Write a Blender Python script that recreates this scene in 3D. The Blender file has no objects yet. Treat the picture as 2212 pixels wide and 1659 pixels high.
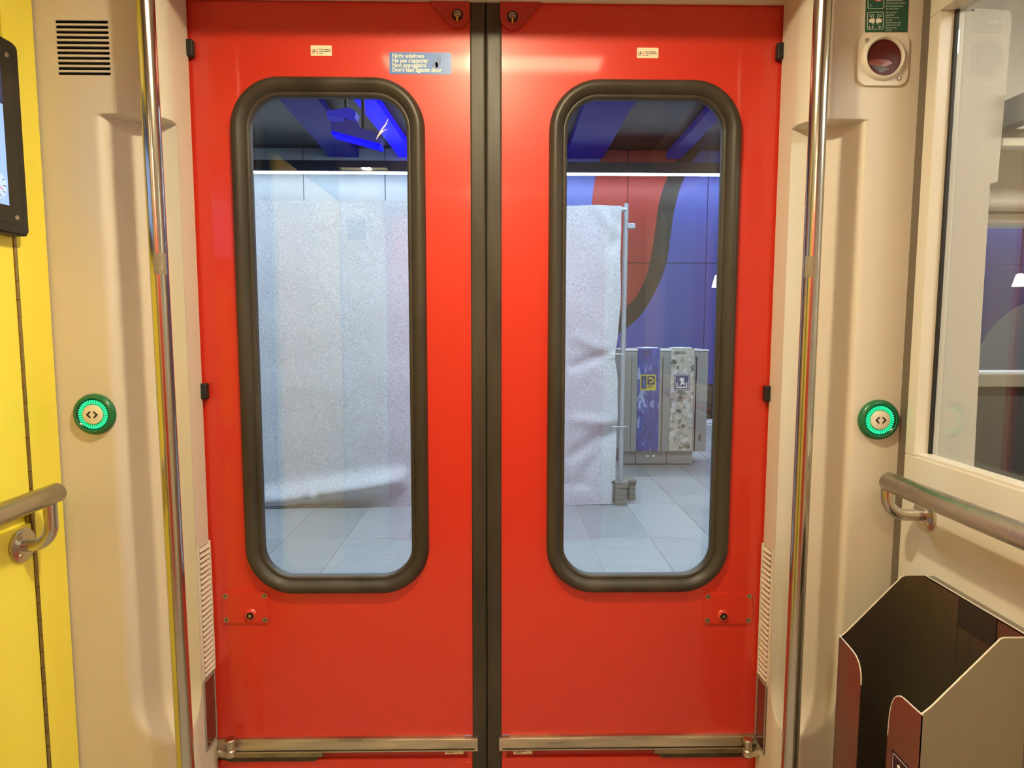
import bpy, bmesh, math, random
from mathutils import Matrix, Vector, noise
from mathutils.geometry import tessellate_polygon
random.seed(7)
sc = bpy.context.scene
C = sc.collection
# ------------------------------------------------------------------ camera
W_PX, H_PX, F_PX = 2212, 1659, 1400.0
EYE = Vector((0, 0, 1.35))
PITCH, YAW, ROLL = math.radians(5.22), math.radians(1.0), math.radians(0.1)
FW = Vector((math.sin(YAW) * math.cos(PITCH), math.cos(YAW) * math.cos(PITCH), -math.sin(PITCH)))
_r = Vector((math.cos(YAW), -math.sin(YAW), 0)); _u = _r.cross(FW)
RT = _r * math.cos(ROLL) + _u * math.sin(ROLL)
UP = -_r * math.sin(ROLL) + _u * math.cos(ROLL)
cd = bpy.data.cameras.new('camera'); cd.sensor_width = 36; cd.lens = F_PX / W_PX * 36
cd.clip_start = 0.02; cd.clip_end = 100
cam = bpy.data.objects.new('camera', cd); C.objects.link(cam); sc.camera = cam
cm = Matrix.Identity(4)
for i in range(3):
    cm[i][0], cm[i][1], cm[i][2], cm[i][3] = RT[i], UP[i], -FW[i], EYE[i]
cam.matrix_world = cm
# ------------------------------------------------------------------ world, exposure
w = bpy.data.worlds.new('station_dark'); sc.world = w; w.use_nodes = True
w.node_tree.nodes['Background'].inputs[0].default_value = (0.010, 0.013, 0.03, 1)
w.node_tree.nodes['Background'].inputs[1].default_value = 1.0
sc.view_settings.view_transform = 'Standard'; sc.view_settings.look = 'None'
sc.view_settings.exposure = 0.30; sc.view_settings.gamma = 1.0; sc.view_settings.use_curve_mapping = False
LAMP_MAIN, LAMP_SPOT, LAMP_BACK, LAMP_SALOON, LAMP_PLATFORM, LAMP_TUBE = 14.0, 1250.0, 430.0, 46.0, 108.0, 36.0
WARM = (1.0, 0.84, 0.52); COOL = (0.84, 0.92, 1.0)

def ray(u, v): return RT * ((u - W_PX / 2) / F_PX) - UP * ((v - H_PX / 2) / F_PX) + FW
def PY(u, v, Y): d = ray(u, v); return EYE + d * (Y / d.y)          # point of a facing plane at depth Y
def PX(u, v, X): d = ray(u, v); return EYE + d * (X / d.x)          # point of a side wall at X
def PZ(u, v, Z): d = ray(u, v); return EYE + d * ((Z - EYE.z) / d.z)

# ------------------------------------------------------------------ materials
def lin(h):
    if isinstance(h, str):
        c = [int(h[i:i + 2], 16) / 255 for i in (0, 2, 4)]
        return tuple((x / 12.92 if x < .04045 else ((x + .055) / 1.055) ** 2.4) for x in c) + (1,)
    return tuple(h) + (1,)
MATS = {}
def mat(name, col, rough=.5, metal=0, coat=0, coat_rough=.05, emit=None, strength=0, var=0, vscale=6, bump=0, bscale=200,
        stretch=(1, 1, 1), ior=1.5, spec=.5, rvar=0):
    if name in MATS: return MATS[name]
    m = bpy.data.materials.new(name); m.use_nodes = True; MATS[name] = m
    nt = m.node_tree; b = nt.nodes['Principled BSDF']
    c = lin(col)
    b.inputs['Base Color'].default_value = c; b.inputs['Roughness'].default_value = rough
    b.inputs['Metallic'].default_value = metal; b.inputs['IOR'].default_value = ior
    b.inputs['Coat Weight'].default_value = coat; b.inputs['Coat Roughness'].default_value = coat_rough
    b.inputs['Specular IOR Level'].default_value = spec
    if emit:
        b.inputs['Emission Color'].default_value = lin(emit); b.inputs['Emission Strength'].default_value = strength
    if var or bump or rvar:
        g = nt.nodes.new('ShaderNodeNewGeometry'); mp = nt.nodes.new('ShaderNodeMapping')
        mp.inputs['Scale'].default_value = stretch; nt.links.new(g.outputs['Position'], mp.inputs['Vector'])
    if var or rvar:
        n = nt.nodes.new('ShaderNodeTexNoise'); n.inputs['Scale'].default_value = vscale; n.inputs['Detail'].default_value = 5
        nt.links.new(mp.outputs[0], n.inputs['Vector'])
    if var:
        r = nt.nodes.new('ShaderNodeValToRGB')
        r.color_ramp.elements[0].position = .3; r.color_ramp.elements[1].position = .7
        r.color_ramp.elements[0].color = tuple(max(0, x * (1 - var)) for x in c[:3]) + (1,)
        r.color_ramp.elements[1].color = tuple(min(1, x * (1 + var)) for x in c[:3]) + (1,)
        nt.links.new(n.outputs['Fac'], r.inputs[0]); nt.links.new(r.outputs[0], b.inputs['Base Color'])
    if rvar:
        mr = nt.nodes.new('ShaderNodeMapRange'); mr.inputs['To Min'].default_value = max(.02, rough - rvar)
        mr.inputs['To Max'].default_value = rough + rvar; mr.inputs['From Min'].default_value = .3; mr.inputs['From Max'].default_value = .7
        nt.links.new(n.outputs['Fac'], mr.inputs['Value']); nt.links.new(mr.outputs[0], b.inputs['Roughness'])
    if bump:
        n2 = nt.nodes.new('ShaderNodeTexNoise'); n2.inputs['Scale'].default_value = bscale; n2.inputs['Detail'].default_value = 3
        nt.links.new(mp.outputs[0], n2.inputs['Vector'])
        bp = nt.nodes.new('ShaderNodeBump'); bp.inputs['Strength'].default_value = bump; bp.inputs['Distance'].default_value = .002
        nt.links.new(n2.outputs['Fac'], bp.inputs['Height']); nt.links.new(bp.outputs[0], b.inputs['Normal'])
    return m

def glass(name, tint=(1, 1, 1), base=.045, rough=0.0, power=5.0):
    m = bpy.data.materials.new(name); m.use_nodes = True; nt = m.node_tree; nt.nodes.clear()
    out = nt.nodes.new('ShaderNodeOutputMaterial'); t = nt.nodes.new('ShaderNodeBsdfTransparent'); g = nt.nodes.new('ShaderNodeBsdfGlossy')
    t.inputs[0].default_value = tuple(tint) + (1,); g.inputs['Roughness'].default_value = rough
    lw = nt.nodes.new('ShaderNodeLayerWeight'); lw.inputs['Blend'].default_value = .5
    p = nt.nodes.new('ShaderNodeMath'); p.operation = 'POWER'; p.inputs[1].default_value = power
    a = nt.nodes.new('ShaderNodeMath'); a.operation = 'MULTIPLY_ADD'; a.inputs[1].default_value = 1 - base; a.inputs[2].default_value = base
    mx = nt.nodes.new('ShaderNodeMixShader')
    nt.links.new(lw.outputs['Facing'], p.inputs[0]); nt.links.new(p.outputs[0], a.inputs[0]); nt.links.new(a.outputs[0], mx.inputs[0])
    nt.links.new(t.outputs[0], mx.inputs[1]); nt.links.new(g.outputs[0], mx.inputs[2]); nt.links.new(mx.outputs[0], out.inputs[0])
    return m

RED = mat('red_door_paint', (0.62, 0.031, 0.013), .40, coat=.6, coat_rough=.08, bump=.04, bscale=260)
RED_DARK = mat('red_bracket_paint', (0.42, 0.022, 0.014), .38, coat=.3, coat_rough=.15)
RUBBER = mat('black_rubber', (0.040, 0.033, 0.023), .48, var=.35, vscale=14, stretch=(1, 1, .25), rvar=.08)
BEIGE = mat('light_grey_plastic', (0.67, 0.62, 0.54), .42, bump=.12, bscale=420)
OFFWHITE = mat('off_white_panel', (0.70, 0.66, 0.58), .35, bump=.05, bscale=300)
YELLOW = mat('yellow_laminate', (0.93, 0.80, 0.085), .22, coat=.3, coat_rough=.12, bump=.03, bscale=160)
STEEL = mat('satin_steel', (0.60, 0.56, 0.51), .27, 1, rvar=.03, vscale=8)
POLISH = mat('polished_steel', (0.57, 0.53, 0.48), .21, 1, bump=.03, bscale=90, stretch=(8, 8, .2))
BINSTEEL = mat('brushed_bin_steel', (0.36, 0.33, 0.28), .38, 1, var=.08, vscale=5, bump=.03, bscale=500, stretch=(1, 1, .05))
ALU = mat('worn_aluminium', (0.60, 0.54, 0.42), .36, 1, var=.3, vscale=9, stretch=(.6, 1, 5), rvar=.12)
GREASE = mat('greasy_dark_steel', (0.11, 0.09, 0.06), .4, .9, var=.4, vscale=20)
BLACK = mat('matt_black', (0.012, 0.011, 0.010), .55)
VOID = mat('dark_cavity', (0.004, 0.004, 0.004), .9)
SCREW = mat('zinc_screw', (0.55, 0.48, 0.33), .3, 1)
GREEN = mat('green_plastic', (0.012, 0.16, 0.062), .35, coat=.2)
LEDG = mat('green_led', (0.0, .35, .16), .4, emit=(0.01, 1.0, .33), strength=1.5)
LEDD = mat('green_led_lens', (0.01, .22, .10), .2, emit=(0.0, .5, .15), strength=.30)
CAP = mat('cream_button_cap', (0.78, 0.74, 0.62), .4)
INK = mat('black_print', (0.012, 0.012, 0.014), .5)
WHITEP = mat('white_print', (0.86, 0.85, 0.80), .5)
REDP = mat('red_print', (0.70, 0.06, 0.04), .5)
BLUEP = mat('blue_sticker', (0.11, 0.23, 0.60), .3, spec=.35)
CREAMP = mat('cream_sticker', (0.88, 0.82, 0.62), .4)
GREENP = mat('dark_green_sign', (0.012, 0.085, 0.052), .35)
LENS = mat('dark_red_lens', (0.085, 0.012, 0.008), .3, spec=.15)
LENSK = mat('red_lens_knob', (0.20, 0.03, 0.015), .25)
SENSOR = mat('dark_sensor_window', (0.10, 0.035, 0.025), .10, coat=.6)
SCRFRAME = mat('black_screen_frame', (0.018, 0.016, 0.013), .45)
SCREEN = mat('lit_blue_screen', (0.02, 0.02, .02), .2, emit=(.36, .55, 1.0), strength=.95)
SCREENW = mat('lit_white_screen', (0.02, 0.02, .02), .2, emit=(.55, .68, 1.0), strength=1.0)
FLOORM = mat('grey_rubber_floor', (0.38, 0.37, 0.34), .6, var=.2, vscale=60)
CEILM = mat('grey_ceiling', (0.24, 0.23, 0.22), .5)
GREYP = mat('mid_grey_panel', (0.30, 0.28, 0.24), .5)
DARKP = mat('dark_grey_panel', (0.06, 0.06, 0.065), .5)
PANE = glass('clear_door_glass', (.93, .96, .98), .06)
PANE2 = glass('clear_partition_glass', (.93, .94, .92), .07)
LAMPM = mat('warm_lamp_diffuser', (.8, .8, .8), .5, emit=WARM, strength=LAMP_MAIN)
LAMPX = mat('warm_spot_lens', (.8, .8, .8), .5, emit=WARM, strength=LAMP_SPOT)
LAMPD = mat('faint_lamp_diffuser', (.8, .8, .8), .5, emit=WARM, strength=2.5)
LAMPB = mat('warm_lamp_diffuser_rear', (.8, .8, .8), .5, emit=WARM, strength=LAMP_BACK)
LAMPS = mat('saloon_lamp_diffuser', (.8, .8, .8), .5, emit=(1, .93, .80), strength=LAMP_SALOON)
TUBE = mat('cool_tube_light', (.8, .8, .8), .5, emit=COOL, strength=LAMP_TUBE)
TUBEP = mat('cool_platform_light', (.8, .8, .8), .5, emit=COOL, strength=LAMP_PLATFORM)

# ------------------------------------------------------------------ object helpers
BASE = {}
def thing(name, label, cat, loc=(0, 0, 0), group=None, kind=None, parent=None):
    o = bpy.data.objects.new(name, None); C.objects.link(o); o.empty_display_size = .05
    o.location = loc; BASE[o.name] = Vector(loc)
    tag(o, label, cat, group, kind); return o
def tag(o, label=None, cat=None, group=None, kind=None):
    if label: o['label'] = label
    if cat: o['category'] = cat
    if group: o['group'] = group
    if kind: o['kind'] = kind
    return o
def obj(name, bm, m, parent=None, smooth=False, label=None, angle=35):
    """bm: bmesh or mesh in world coordinates -> one mesh object, child of parent"""
    if isinstance(bm, bmesh.types.BMesh):
        me = bpy.data.meshes.new(name); bm.to_mesh(me); bm.free()
    else: me = bm
    me.materials.clear(); me.materials.append(m)
    if smooth:
        me.polygons.foreach_set('use_smooth', [True] * len(me.polygons))
        if angle < 180 and hasattr(me, 'set_sharp_from_angle'): me.set_sharp_from_angle(angle=math.radians(angle))
    o = bpy.data.objects.new(name, me); C.objects.link(o)
    if parent is not None:
        b = BASE[parent.name]; o.parent = parent
    else:
        xs = [v.co for v in me.vertices]
        b = Vector(((min(v.x for v in xs) + max(v.x for v in xs)) / 2, (min(v.y for v in xs) + max(v.y for v in xs)) / 2, min(v.z for v in xs)))
        o.location = b
    me.transform(Matrix.Translation(-b)); BASE[o.name] = b
    if label: o['label'] = label
    return o
def one(name, bm, m, label, cat, group=None, kind=None, smooth=False, angle=35):
    return tag(obj(name, bm, m, None, smooth, None, angle), label, cat, group, kind)
def twin(src, parent, delta, name=None):
    """copy of a piece sharing its mesh, moved by delta"""
    o = src.copy(); C.objects.link(o); o.parent = parent; o.location = src.location + Vector(delta)
    if 'category' in o and parent is not None: del o['category']
    BASE[o.name] = BASE[src.name]; return o

def FRONT(o=(0, 0, 0)): return Matrix(((1, 0, 0, o[0]), (0, 0, -1, o[1]), (0, 1, 0, o[2]), (0, 0, 0, 1)))   # faces the camera (-Y)
def RIGHTW(o=(0, 0, 0)): return Matrix(((0, 0, -1, o[0]), (-1, 0, 0, o[1]), (0, 1, 0, o[2]), (0, 0, 0, 1))) # faces -X
def LEFTW(o=(0, 0, 0)): return Matrix(((0, 0, 1, o[0]), (1, 0, 0, o[1]), (0, 1, 0, o[2]), (0, 0, 0, 1)))    # faces +X
def BACKW(o=(0, 0, 0)): return Matrix(((-1, 0, 0, o[0]), (0, 0, 1, o[1]), (0, 1, 0, o[2]), (0, 0, 0, 1)))   # faces +Y

def box(x0, x1, y0, y1, z0, z1, bev=0, seg=2, bm=None):
    b = bm or bmesh.new()
    r = bmesh.ops.create_cube(b, size=1)
    bmesh.ops.transform(b, verts=r['verts'], matrix=Matrix.Translation(((x0 + x1) / 2, (y0 + y1) / 2, (z0 + z1) / 2)) @ Matrix.Diagonal((abs(x1 - x0), abs(y1 - y0), abs(z1 - z0), 1)))
    if bev:
        es = set(e for v in r['verts'] for e in v.link_edges)
        bmesh.ops.bevel(b, geom=list(es), offset=bev, segments=seg, affect='EDGES', profile=.5)
    return b
def rrect(x0, x1, y0, y1, r, n=8):
    if r <= 0: return [(x0, y0), (x1, y0), (x1, y1), (x0, y1)]
    pts = []
    for cx, cy, a in ((x1 - r, y0 + r, -90), (x1 - r, y1 - r, 0), (x0 + r, y1 - r, 90), (x0 + r, y0 + r, 180)):
        for i in range(n + 1):
            t = math.radians(a + 90 * i / n); pts.append((cx + r * math.cos(t), cy + r * math.sin(t)))
    return pts
def circ(cx, cy, r, n=32, ry=None):
    return [(cx + r * math.cos(2 * math.pi * i / n), cy + (ry or r) * math.sin(2 * math.pi * i / n)) for i in range(n)]
def plate(outer, holes=(), t=.002, M=Matrix.Identity(4), bm=None, z0=0):
    """flat sheet with holes, outline in local XY, thickness along local +Z"""
    bm = bm or bmesh.new()
    loops = [list(outer)] + [list(h) for h in holes]
    flat = [Vector((p[0], p[1], 0)) for l in loops for p in l]
    tri = tessellate_polygon([[Vector((p[0], p[1], 0)) for p in l] for l in loops])
    vf = [bm.verts.new(M @ Vector((p.x, p.y, z0 + t))) for p in flat]
    for a, b, c in tri:
        n = (flat[b] - flat[a]).cross(flat[c] - flat[a]).z
        if abs(n) < 1e-14: continue
        q = (a, b, c) if n > 0 else (a, c, b)
        try: bm.faces.new([vf[i] for i in q])
        except ValueError: pass
    if t > 0:
        vb = [bm.verts.new(M @ Vector((p.x, p.y, z0))) for p in flat]
        for a, b, c in tri:
            n = (flat[b] - flat[a]).cross(flat[c] - flat[a]).z
            if abs(n) < 1e-14: continue
            q = (a, c, b) if n > 0 else (a, b, c)
            try: bm.faces.new([vb[i] for i in q])
            except ValueError: pass
        k = 0
        for l in loops:
            n = len(l)
            for i in range(n):
                j = (i + 1) % n
                bm.faces.new((vf[k + i], vb[k + i], vb[k + j], vf[k + j]))
            k += n
        bmesh.ops.recalc_face_normals(bm, faces=bm.faces)
    return bm
def tube(pts, r, seg=16, caps=True, bm=None, closed=False):
    bm = bm or bmesh.new(); pts = [Vector(p) for p in pts]; n = len(pts); rings = []
    t = (pts[1] - pts[0]).normalized()
    ref = Vector((0, 0, 1)) if abs(t.z) < .9 else Vector((1, 0, 0))
    nx = t.cross(ref).normalized()
    rr = r if isinstance(r, (list, tuple)) else [r] * n
    for i, p in enumerate(pts):
        if i == 0: t = (pts[1] - pts[0])
        elif i == n - 1: t = (pts[-1] - pts[-2])
        else: t = (pts[i + 1] - pts[i]).normalized() + (pts[i] - pts[i - 1]).normalized()
        t.normalize(); nx = (nx - t * nx.dot(t)).normalized(); ny = t.cross(nx)
        rings.append([bm.verts.new(p + (nx * math.cos(2 * math.pi * k / seg) + ny * math.sin(2 * math.pi * k / seg)) * rr[i]) for k in range(seg)])
    for i in range(n - 1):
        for k in range(seg):
            bm.faces.new((rings[i][k], rings[i][(k + 1) % seg], rings[i + 1][(k + 1) % seg], rings[i + 1][k]))
    if caps:
        bm.faces.new(rings[0][::-1]); bm.faces.new(rings[-1])
    bmesh.ops.recalc_face_normals(bm, faces=bm.faces)
    return bm
def lathe(prof, M=Matrix.Identity(4), seg=40, bm=None):
    """profile [(radius, height)] spun about local Z"""
    bm = bm or bmesh.new(); rings = []
    for r, h in prof:
        if r < 1e-6: rings.append([bm.verts.new(M @ Vector((0, 0, h)))])
        else: rings.append([bm.verts.new(M @ Vector((r * math.cos(2 * math.pi * k / seg), r * math.sin(2 * math.pi * k / seg), h))) for k in range(seg)])
    for a, b in zip(rings, rings[1:]):
        for k in range(seg):
            j = (k + 1) % seg
            if len(a) == 1 and len(b) == 1: continue
            if len(a) == 1: bm.faces.new((a[0], b[j], b[k]))
            elif len(b) == 1: bm.faces.new((a[k], a[j], b[0]))
            else: bm.faces.new((a[k], a[j], b[j], b[k]))
    bmesh.ops.recalc_face_normals(bm, faces=bm.faces)
    return bm
def grid(us, vs, fn, drop=None):
    bm = bmesh.new(); V = [[bm.verts.new(fn(u, v)) for v in vs] for u in us]
    for i in range(len(us) - 1):
        for j in range(len(vs) - 1):
            if drop and drop((us[i] + us[i + 1]) / 2, (vs[j] + vs[j + 1]) / 2): continue
            bm.faces.new((V[i][j], V[i + 1][j], V[i + 1][j + 1], V[i][j + 1]))
    return bm
def lsp(a, b, n): return [a + (b - a) * i / (n - 1) for i in range(n)]
def text(s, size, M, x=0, y=0, t=.0003, align='LEFT', sx=1.0, bold=0, spacing=1.0):
    cu = bpy.data.curves.new('txt', 'FONT'); cu.body = s; cu.size = size; cu.align_x = align; cu.extrude = t / 2
    cu.resolution_u = 3; cu.offset = bold; cu.space_line = spacing
    o = bpy.data.objects.new('txt', cu); C.objects.link(o)
    dg = bpy.context.evaluated_depsgraph_get(); me = bpy.data.meshes.new_from_object(o.evaluated_get(dg))
    bpy.data.objects.remove(o); bpy.data.curves.remove(cu)
    me.transform(M @ Matrix.Translation((x, y, t / 2)) @ Matrix.Diagonal((sx, 1, 1, 1)))
    return me
def join(*mm):
    bm = bmesh.new()
    for m in mm:
        if isinstance(m, bmesh.types.BMesh):
            t = bpy.data.meshes.new('t'); m.to_mesh(t); m.free(); m = t
        bm.from_mesh(m); bpy.data.meshes.remove(m)
    return bm
def screw(parent, M, r=.005, m=None, cross=True, name='screw'):
    o = obj(name, lathe([(0, .0012), (r * .55, .0012), (r * .95, .0006), (r, 0), (r, -.002)], M, 16), m or SCREW, parent, True)
    return o
def screw_sub(parent, M, r=.005):
    """screw head with its cross recess as dark blades joined below the head"""
    bm = lathe([(0, .0010), (r * .6, .0010), (r, 0), (r, -.002)], M, 16)
    o = obj('screw', bm, SCREW, parent, True)
    return o

# ================================================================== STRUCTURE: vestibule shell
XL, XR, YF = -.928, .856, 1.36           # side walls, pillar face depth
DOORY = 1.5
Z_CEIL = 2.2
YB = -.77                                # facing pillar on the other side of the vestibule
one('floor', box(-.95, .90, -1.1, 1.62, -.06, 0), FLOORM, 'dark grey floor of the train vestibule', 'floor', kind='structure')
one('ceiling', box(-2.2, 2.9, -1.1, 1.62, 2.32, 2.40), CEILM, 'pale ceiling over the train vestibule', 'ceiling', kind='structure')
# lintel, joined with an unseen soffit added to shade the door top
lz = PY(1048, 6, 1.497).z
tr = one('trim_1', join(box(-.70, .645, 1.486, 1.497, lz, 2.33, .001), box(-.92, .84, 1.15, 1.49, 2.092, 2.33, .004)), BEIGE, 'beige lintel strip above the red doors with an added unseen soffit', 'lintel', kind='structure')

# --- pillars with a scooped hand recess behind each pole
def pillar(side, jamb, wall, axis, name, label, hole=None):
    s = side                                       # -1 left, +1 right
    rc = .055; prof = []
    L = lambda x: x
    # base profile from the side wall to the door, as (x, y)
    xs_flat = lsp(wall, jamb + s * rc, 22)
    if hole: xs_flat = sorted(set([round(x, 5) for x in xs_flat] + [hole[0], hole[1]]), reverse=(s > 0))
    prof += [(x, YF) for x in xs_flat]
    for i in range(1, 17):
        a = math.pi / 2 * i / 16
        prof.append((jamb + s * rc - s * rc * math.sin(a), YF + rc - rc * math.cos(a)))
    prof += [(jamb, y) for y in lsp(YF + rc, 1.49, 12)[1:]] + [(jamb + s * .02, 1.50), (jamb + s * .06, 1.56)]
    # refine
    fine = [prof[0]]
    for a, b in zip(prof, prof[1:]):
        n = max(1, int(math.hypot(b[0] - a[0], b[1] - a[1]) / .006))
        for k in range(1, n + 1): fine.append((a[0] + (b[0] - a[0]) * k / n, a[1] + (b[1] - a[1]) * k / n))
    prof = fine
    R0, ztop, zbot = .134, 1.772, .405
    zs = lsp(0, zbot - .002, 8) + [zbot + R0 * (1 - math.cos(math.pi / 2 * i / 22)) for i in range(1, 23)] + lsp(zbot + R0 + .03, ztop - .02, 26)
    zs += [ztop - .012, ztop - .006, ztop - .003, ztop - .0015, ztop, ztop + .0015, ztop + .004, ztop + .01, ztop + .03] + lsp(1.83, 2.33, 12)
    if hole: zs = sorted(set(zs + [hole[2], hole[3]]))
    ax, ay = axis
    def fn(i, z):
        x, y = prof[int(i)]
        if zbot < z < ztop + .004:
            r = R0
            if z < zbot + R0:
                q = (zbot + R0 - z) / R0; r = R0 * math.sqrt(max(0, 1 - q * q))
            if z > ztop - .003: r = R0 * max(0, min(1, (ztop + .004 - z) / .007)) * .25 + R0 * .75 * (1 if z < ztop else 0)
            d = math.hypot(x - ax, y - ay)
            k = .005
            m = max(d, r); m += max(0, k - abs(d - r)) ** 2 / (4 * k) if r > .03 else 0
            x, y = ax + (x - ax) / d * m, ay + (y - ay) / d * m
        return (x, y, z)
    drop = None
    if hole:
        def drop(i, z):
            a, b = prof[int(i)], prof[int(i) + 1] if int(i) + 1 < len(prof) else prof[-1]
            mx = (a[0] + b[0]) / 2
            return hole[0] < mx < hole[1] and hole[2] < z < hole[3] and abs(a[1] - YF) < 1e-4
    bm = grid(list(range(len(prof))), zs, fn, drop)
    if s > 0: bmesh.ops.reverse_faces(bm, faces=bm.faces)
    root = thing(name, label, 'wall panel', ((jamb + wall) / 2, YF, 0), kind='structure')
    obj('moulded_panel', bm, BEIGE, root, True, angle=60)
    return root
g0, g1 = PY(117, 42, YF), PY(243, 164, YF)
GH = (round(g0.x - .012, 5), round(g1.x + .012, 5), round(g1.z - .012, 5), round(g0.z + .012, 5))
JL, JR = -.684, .625
pl = pillar(-1, JL, XL, (-.695, 1.29), 'wall_front_left', 'beige moulded pillar with slotted vent beside the yellow wall', GH)
pr = pillar(1, JR, XR + .004, (.636, 1.29), 'wall_front_right', 'beige moulded pillar with green button beside the glass partition')
# slotted vent
slots = []
for k in range(11):
    z = g0.z - .004 - k * (g0.z - g1.z - .008) / 10
    slots.append(rrect(g0.x + .001, g1.x - .003, z - .0030, z + .0030, .0029, 4))
obj('vent_grille', plate(rrect(GH[0], GH[1], GH[2], GH[3], 0), slots, .003, FRONT((0, YF + .003, 0))), BEIGE, pl, label='slotted vent with eleven black slits')
obj('vent_cavity', box(GH[0], GH[1], YF + .02, YF + .022, GH[2], GH[3]), VOID, pl)

def jamb_parts(root, s, jamb, u0, u1, us0, us1):
    # louvre strip
    y0, y1 = 1.440, 1.486
    zt = PX(u0, 1180, jamb).z; zb = PX(us0, 1455, jamb).z
    MW = LEFTW if s < 0 else RIGHTW
    e = -s * .0022
    fr = bmesh.new()
    obj('louvre_frame', box(min(jamb, jamb + e), max(jamb, jamb + e), y0 - .005, y0 - .001, zb, zt + .006), BEIGE, root)
    x0, x1 = sorted((jamb, jamb - s * .0006)); obj('louvre_backing', box(x0, x1, y0, y1, zb, zt), mat('louvre_shade', (.16, .14, .12), .7), root)  # dark backing colour stands in for the shadow lines between slats
    x0, x1 = sorted((jamb, jamb - s * .0045)); obj('louvre_border', box(x0, x1, y1, y1 + .005, zb, zt + .004, .0006), BEIGE, root)
    n = 25; h = (zt - zb) / n; src = None
    for k in range(n):
        z1 = zt - k * h
        if src is None:
            b = bmesh.new()
            a = [b.verts.new(p) for p in ((jamb, y0, z1), (jamb, y1, z1), (jamb - s * .0045, y1, z1 - h * .80), (jamb - s * .0045, y0, z1 - h * .62), (jamb, y0, z1 - h * .70), (jamb, y1, z1 - h * .88))]
            for f in ((0, 1, 2, 3), (3, 2, 5, 4), (0, 3, 4), (1, 5, 2), (0, 4, 5, 1)): b.faces.new([a[i] for i in f])
            bmesh.ops.recalc_face_normals(b, faces=b.faces)
            src = obj('louvre', b, OFFWHITE, root)
        else: twin(src, root, (0, 0, -k * h))
    zt2 = PX(us0, 1462, jamb).z; zb2 = PX(us1, 1598, jamb).z
    x0, x1 = sorted((jamb, jamb - s * .002))
    obj('sensor_window', box(x0, x1, y0 - .004, y1 + .002, zb2, zt2), SENSOR, root, label='dark glossy sensor window')
    obj('sensor_bezel', plate(rrect(-s * 0 + 0, .058, 0, zt2 - zb2 + .012, .002), [rrect(.005, .053, .006, zt2 - zb2 + .006, .001)], .003,
        MW((jamb, (y0 - .009) if s < 0 else (y1 + .009), zb2 - .006))), GREYP, root)
jamb_parts(pl, -1, JL, 438, 455, 452, 460)
jamb_parts(pr, 1, JR, 1654, 1640, 1640, 1634)
for root, jamb, s, vs in ((pl, JL, -1, (105, 845)), (pr, JR, 1, (112, 850))):
    for v in vs:
        z = PY(1081 + s * 640, v, 1.49).z
        x0, x1 = sorted((jamb - s * .013, jamb + s * .004))
        obj('rubber_buffer', box(x0, x1, 1.482, 1.4985, z - .018, z + .018, .003), BLACK, root, label='black rubber buffer at the door edge')

# ------------------------------------------------------------------ side wall left: yellow
wl = thing('wall_left', 'bright yellow laminate wall with a piano hinge and black screen', 'wall', (XL, .9, 0), kind='structure')
hy = (PX(22, 515, -.925).y + PX(115, 1659, -.925).y) / 2          # hinge line depth
obj('fixed_strip', box(XL - .02, XL + .004, hy + .004, YF - .004, 0, 2.33, .001), YELLOW, wl)
obj('corner_gap', box(XL - .03, XL - .002, YF - .006, YF + .004, 0, 2.33), VOID, wl)
zg = PX(70, 1108, XL).z
obj('upper_panel', box(XL - .02, XL + .003, .76, hy - .004, zg + .004, 2.33, .001), YELLOW, wl)
obj('lower_panel', box(XL - .02, XL + .002, .76, hy - .004, 0, zg - .018, .001), YELLOW, wl)
obj('panel_recess', box(XL - .02, XL - .010, .76, hy - .004, zg - .018, zg + .004), YELLOW, wl)
obj('rear_panel', box(XL - .02, XL + .003, YB, .28, 0, 2.05, .001), YELLOW, wl)
obj('doorway_panel', box(XL - .05, XL - .045, .28, .76, 0, 2.33), DARKP, wl)
src = None; kl = .0335
z = 1.53; k = 0
while z - kl > .05:
    b = tube([(XL + .003, hy, 1.53 - kl + .0012), (XL + .003, hy, 1.53)], .0038, 10)
    if src is None: src = obj('hinge_knuckle', b, mat('bronze_hinge', (.34, .27, .12), .35, 1), wl, True)
    else: b.free(); twin(src, wl, (0, 0, -k * kl))
    z -= kl; k += 1
obj('hinge_leaf', box(XL - .001, XL + .001, hy - .0042, hy + .0042, .05, 1.53), BLACK, wl)

# ------------------------------------------------------------------ side wall right: white panel and glass partition
XW, XG, YE = .845, .877, 1.323
wz = PX(1956, 980, XW).z; wt = PX(2037, 18, XW).z; YO = 1.292
wr = thing('wall_right', 'off white partition wall below and around the saloon glass', 'wall', (XW, .5, 0), kind='structure')
obj('lower_panel', box(XW, XW + .05, -1.0, YE, 0, wz, .002), OFFWHITE, wr)
obj('end_post', box(XW, XW + .05, YO, YE, wz, wt, .002), OFFWHITE, wr)
obj('top_panel', box(XW, XW + .05, -1.0, YE, wt, 2.33, .002), OFFWHITE, wr)
obj('rear_post', box(XW, XW + .05, -1.0, -.45, wz, wt, .002), OFFWHITE, wr)
obj('corner_filler', box(XW + .009, XW + .05, YE - .002, YF + .06, 0, 2.33), mat('shadow_gap_strip', (.16, .13, .10), .6), wr)  # shade of the gap put in as a dark brown strip
wn = thing('window_1', 'large clear partition glass between vestibule and saloon', 'window', (XG, .4, wz), kind='structure')
obj('glass_pane', box(XG, XG + .006, -.45, YO - .004, wz + .002, wt - .002), PANE2, wn)
obj('rubber_seal', box(XG - .004, XG + .002, YO - .006, YO, wz, wt), BLACK, wn)
obj('sill_bead', box(XW + .003, XG + .002, -.45, YO, wz - .001, wz + .006, .001), OFFWHITE, wn)

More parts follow.
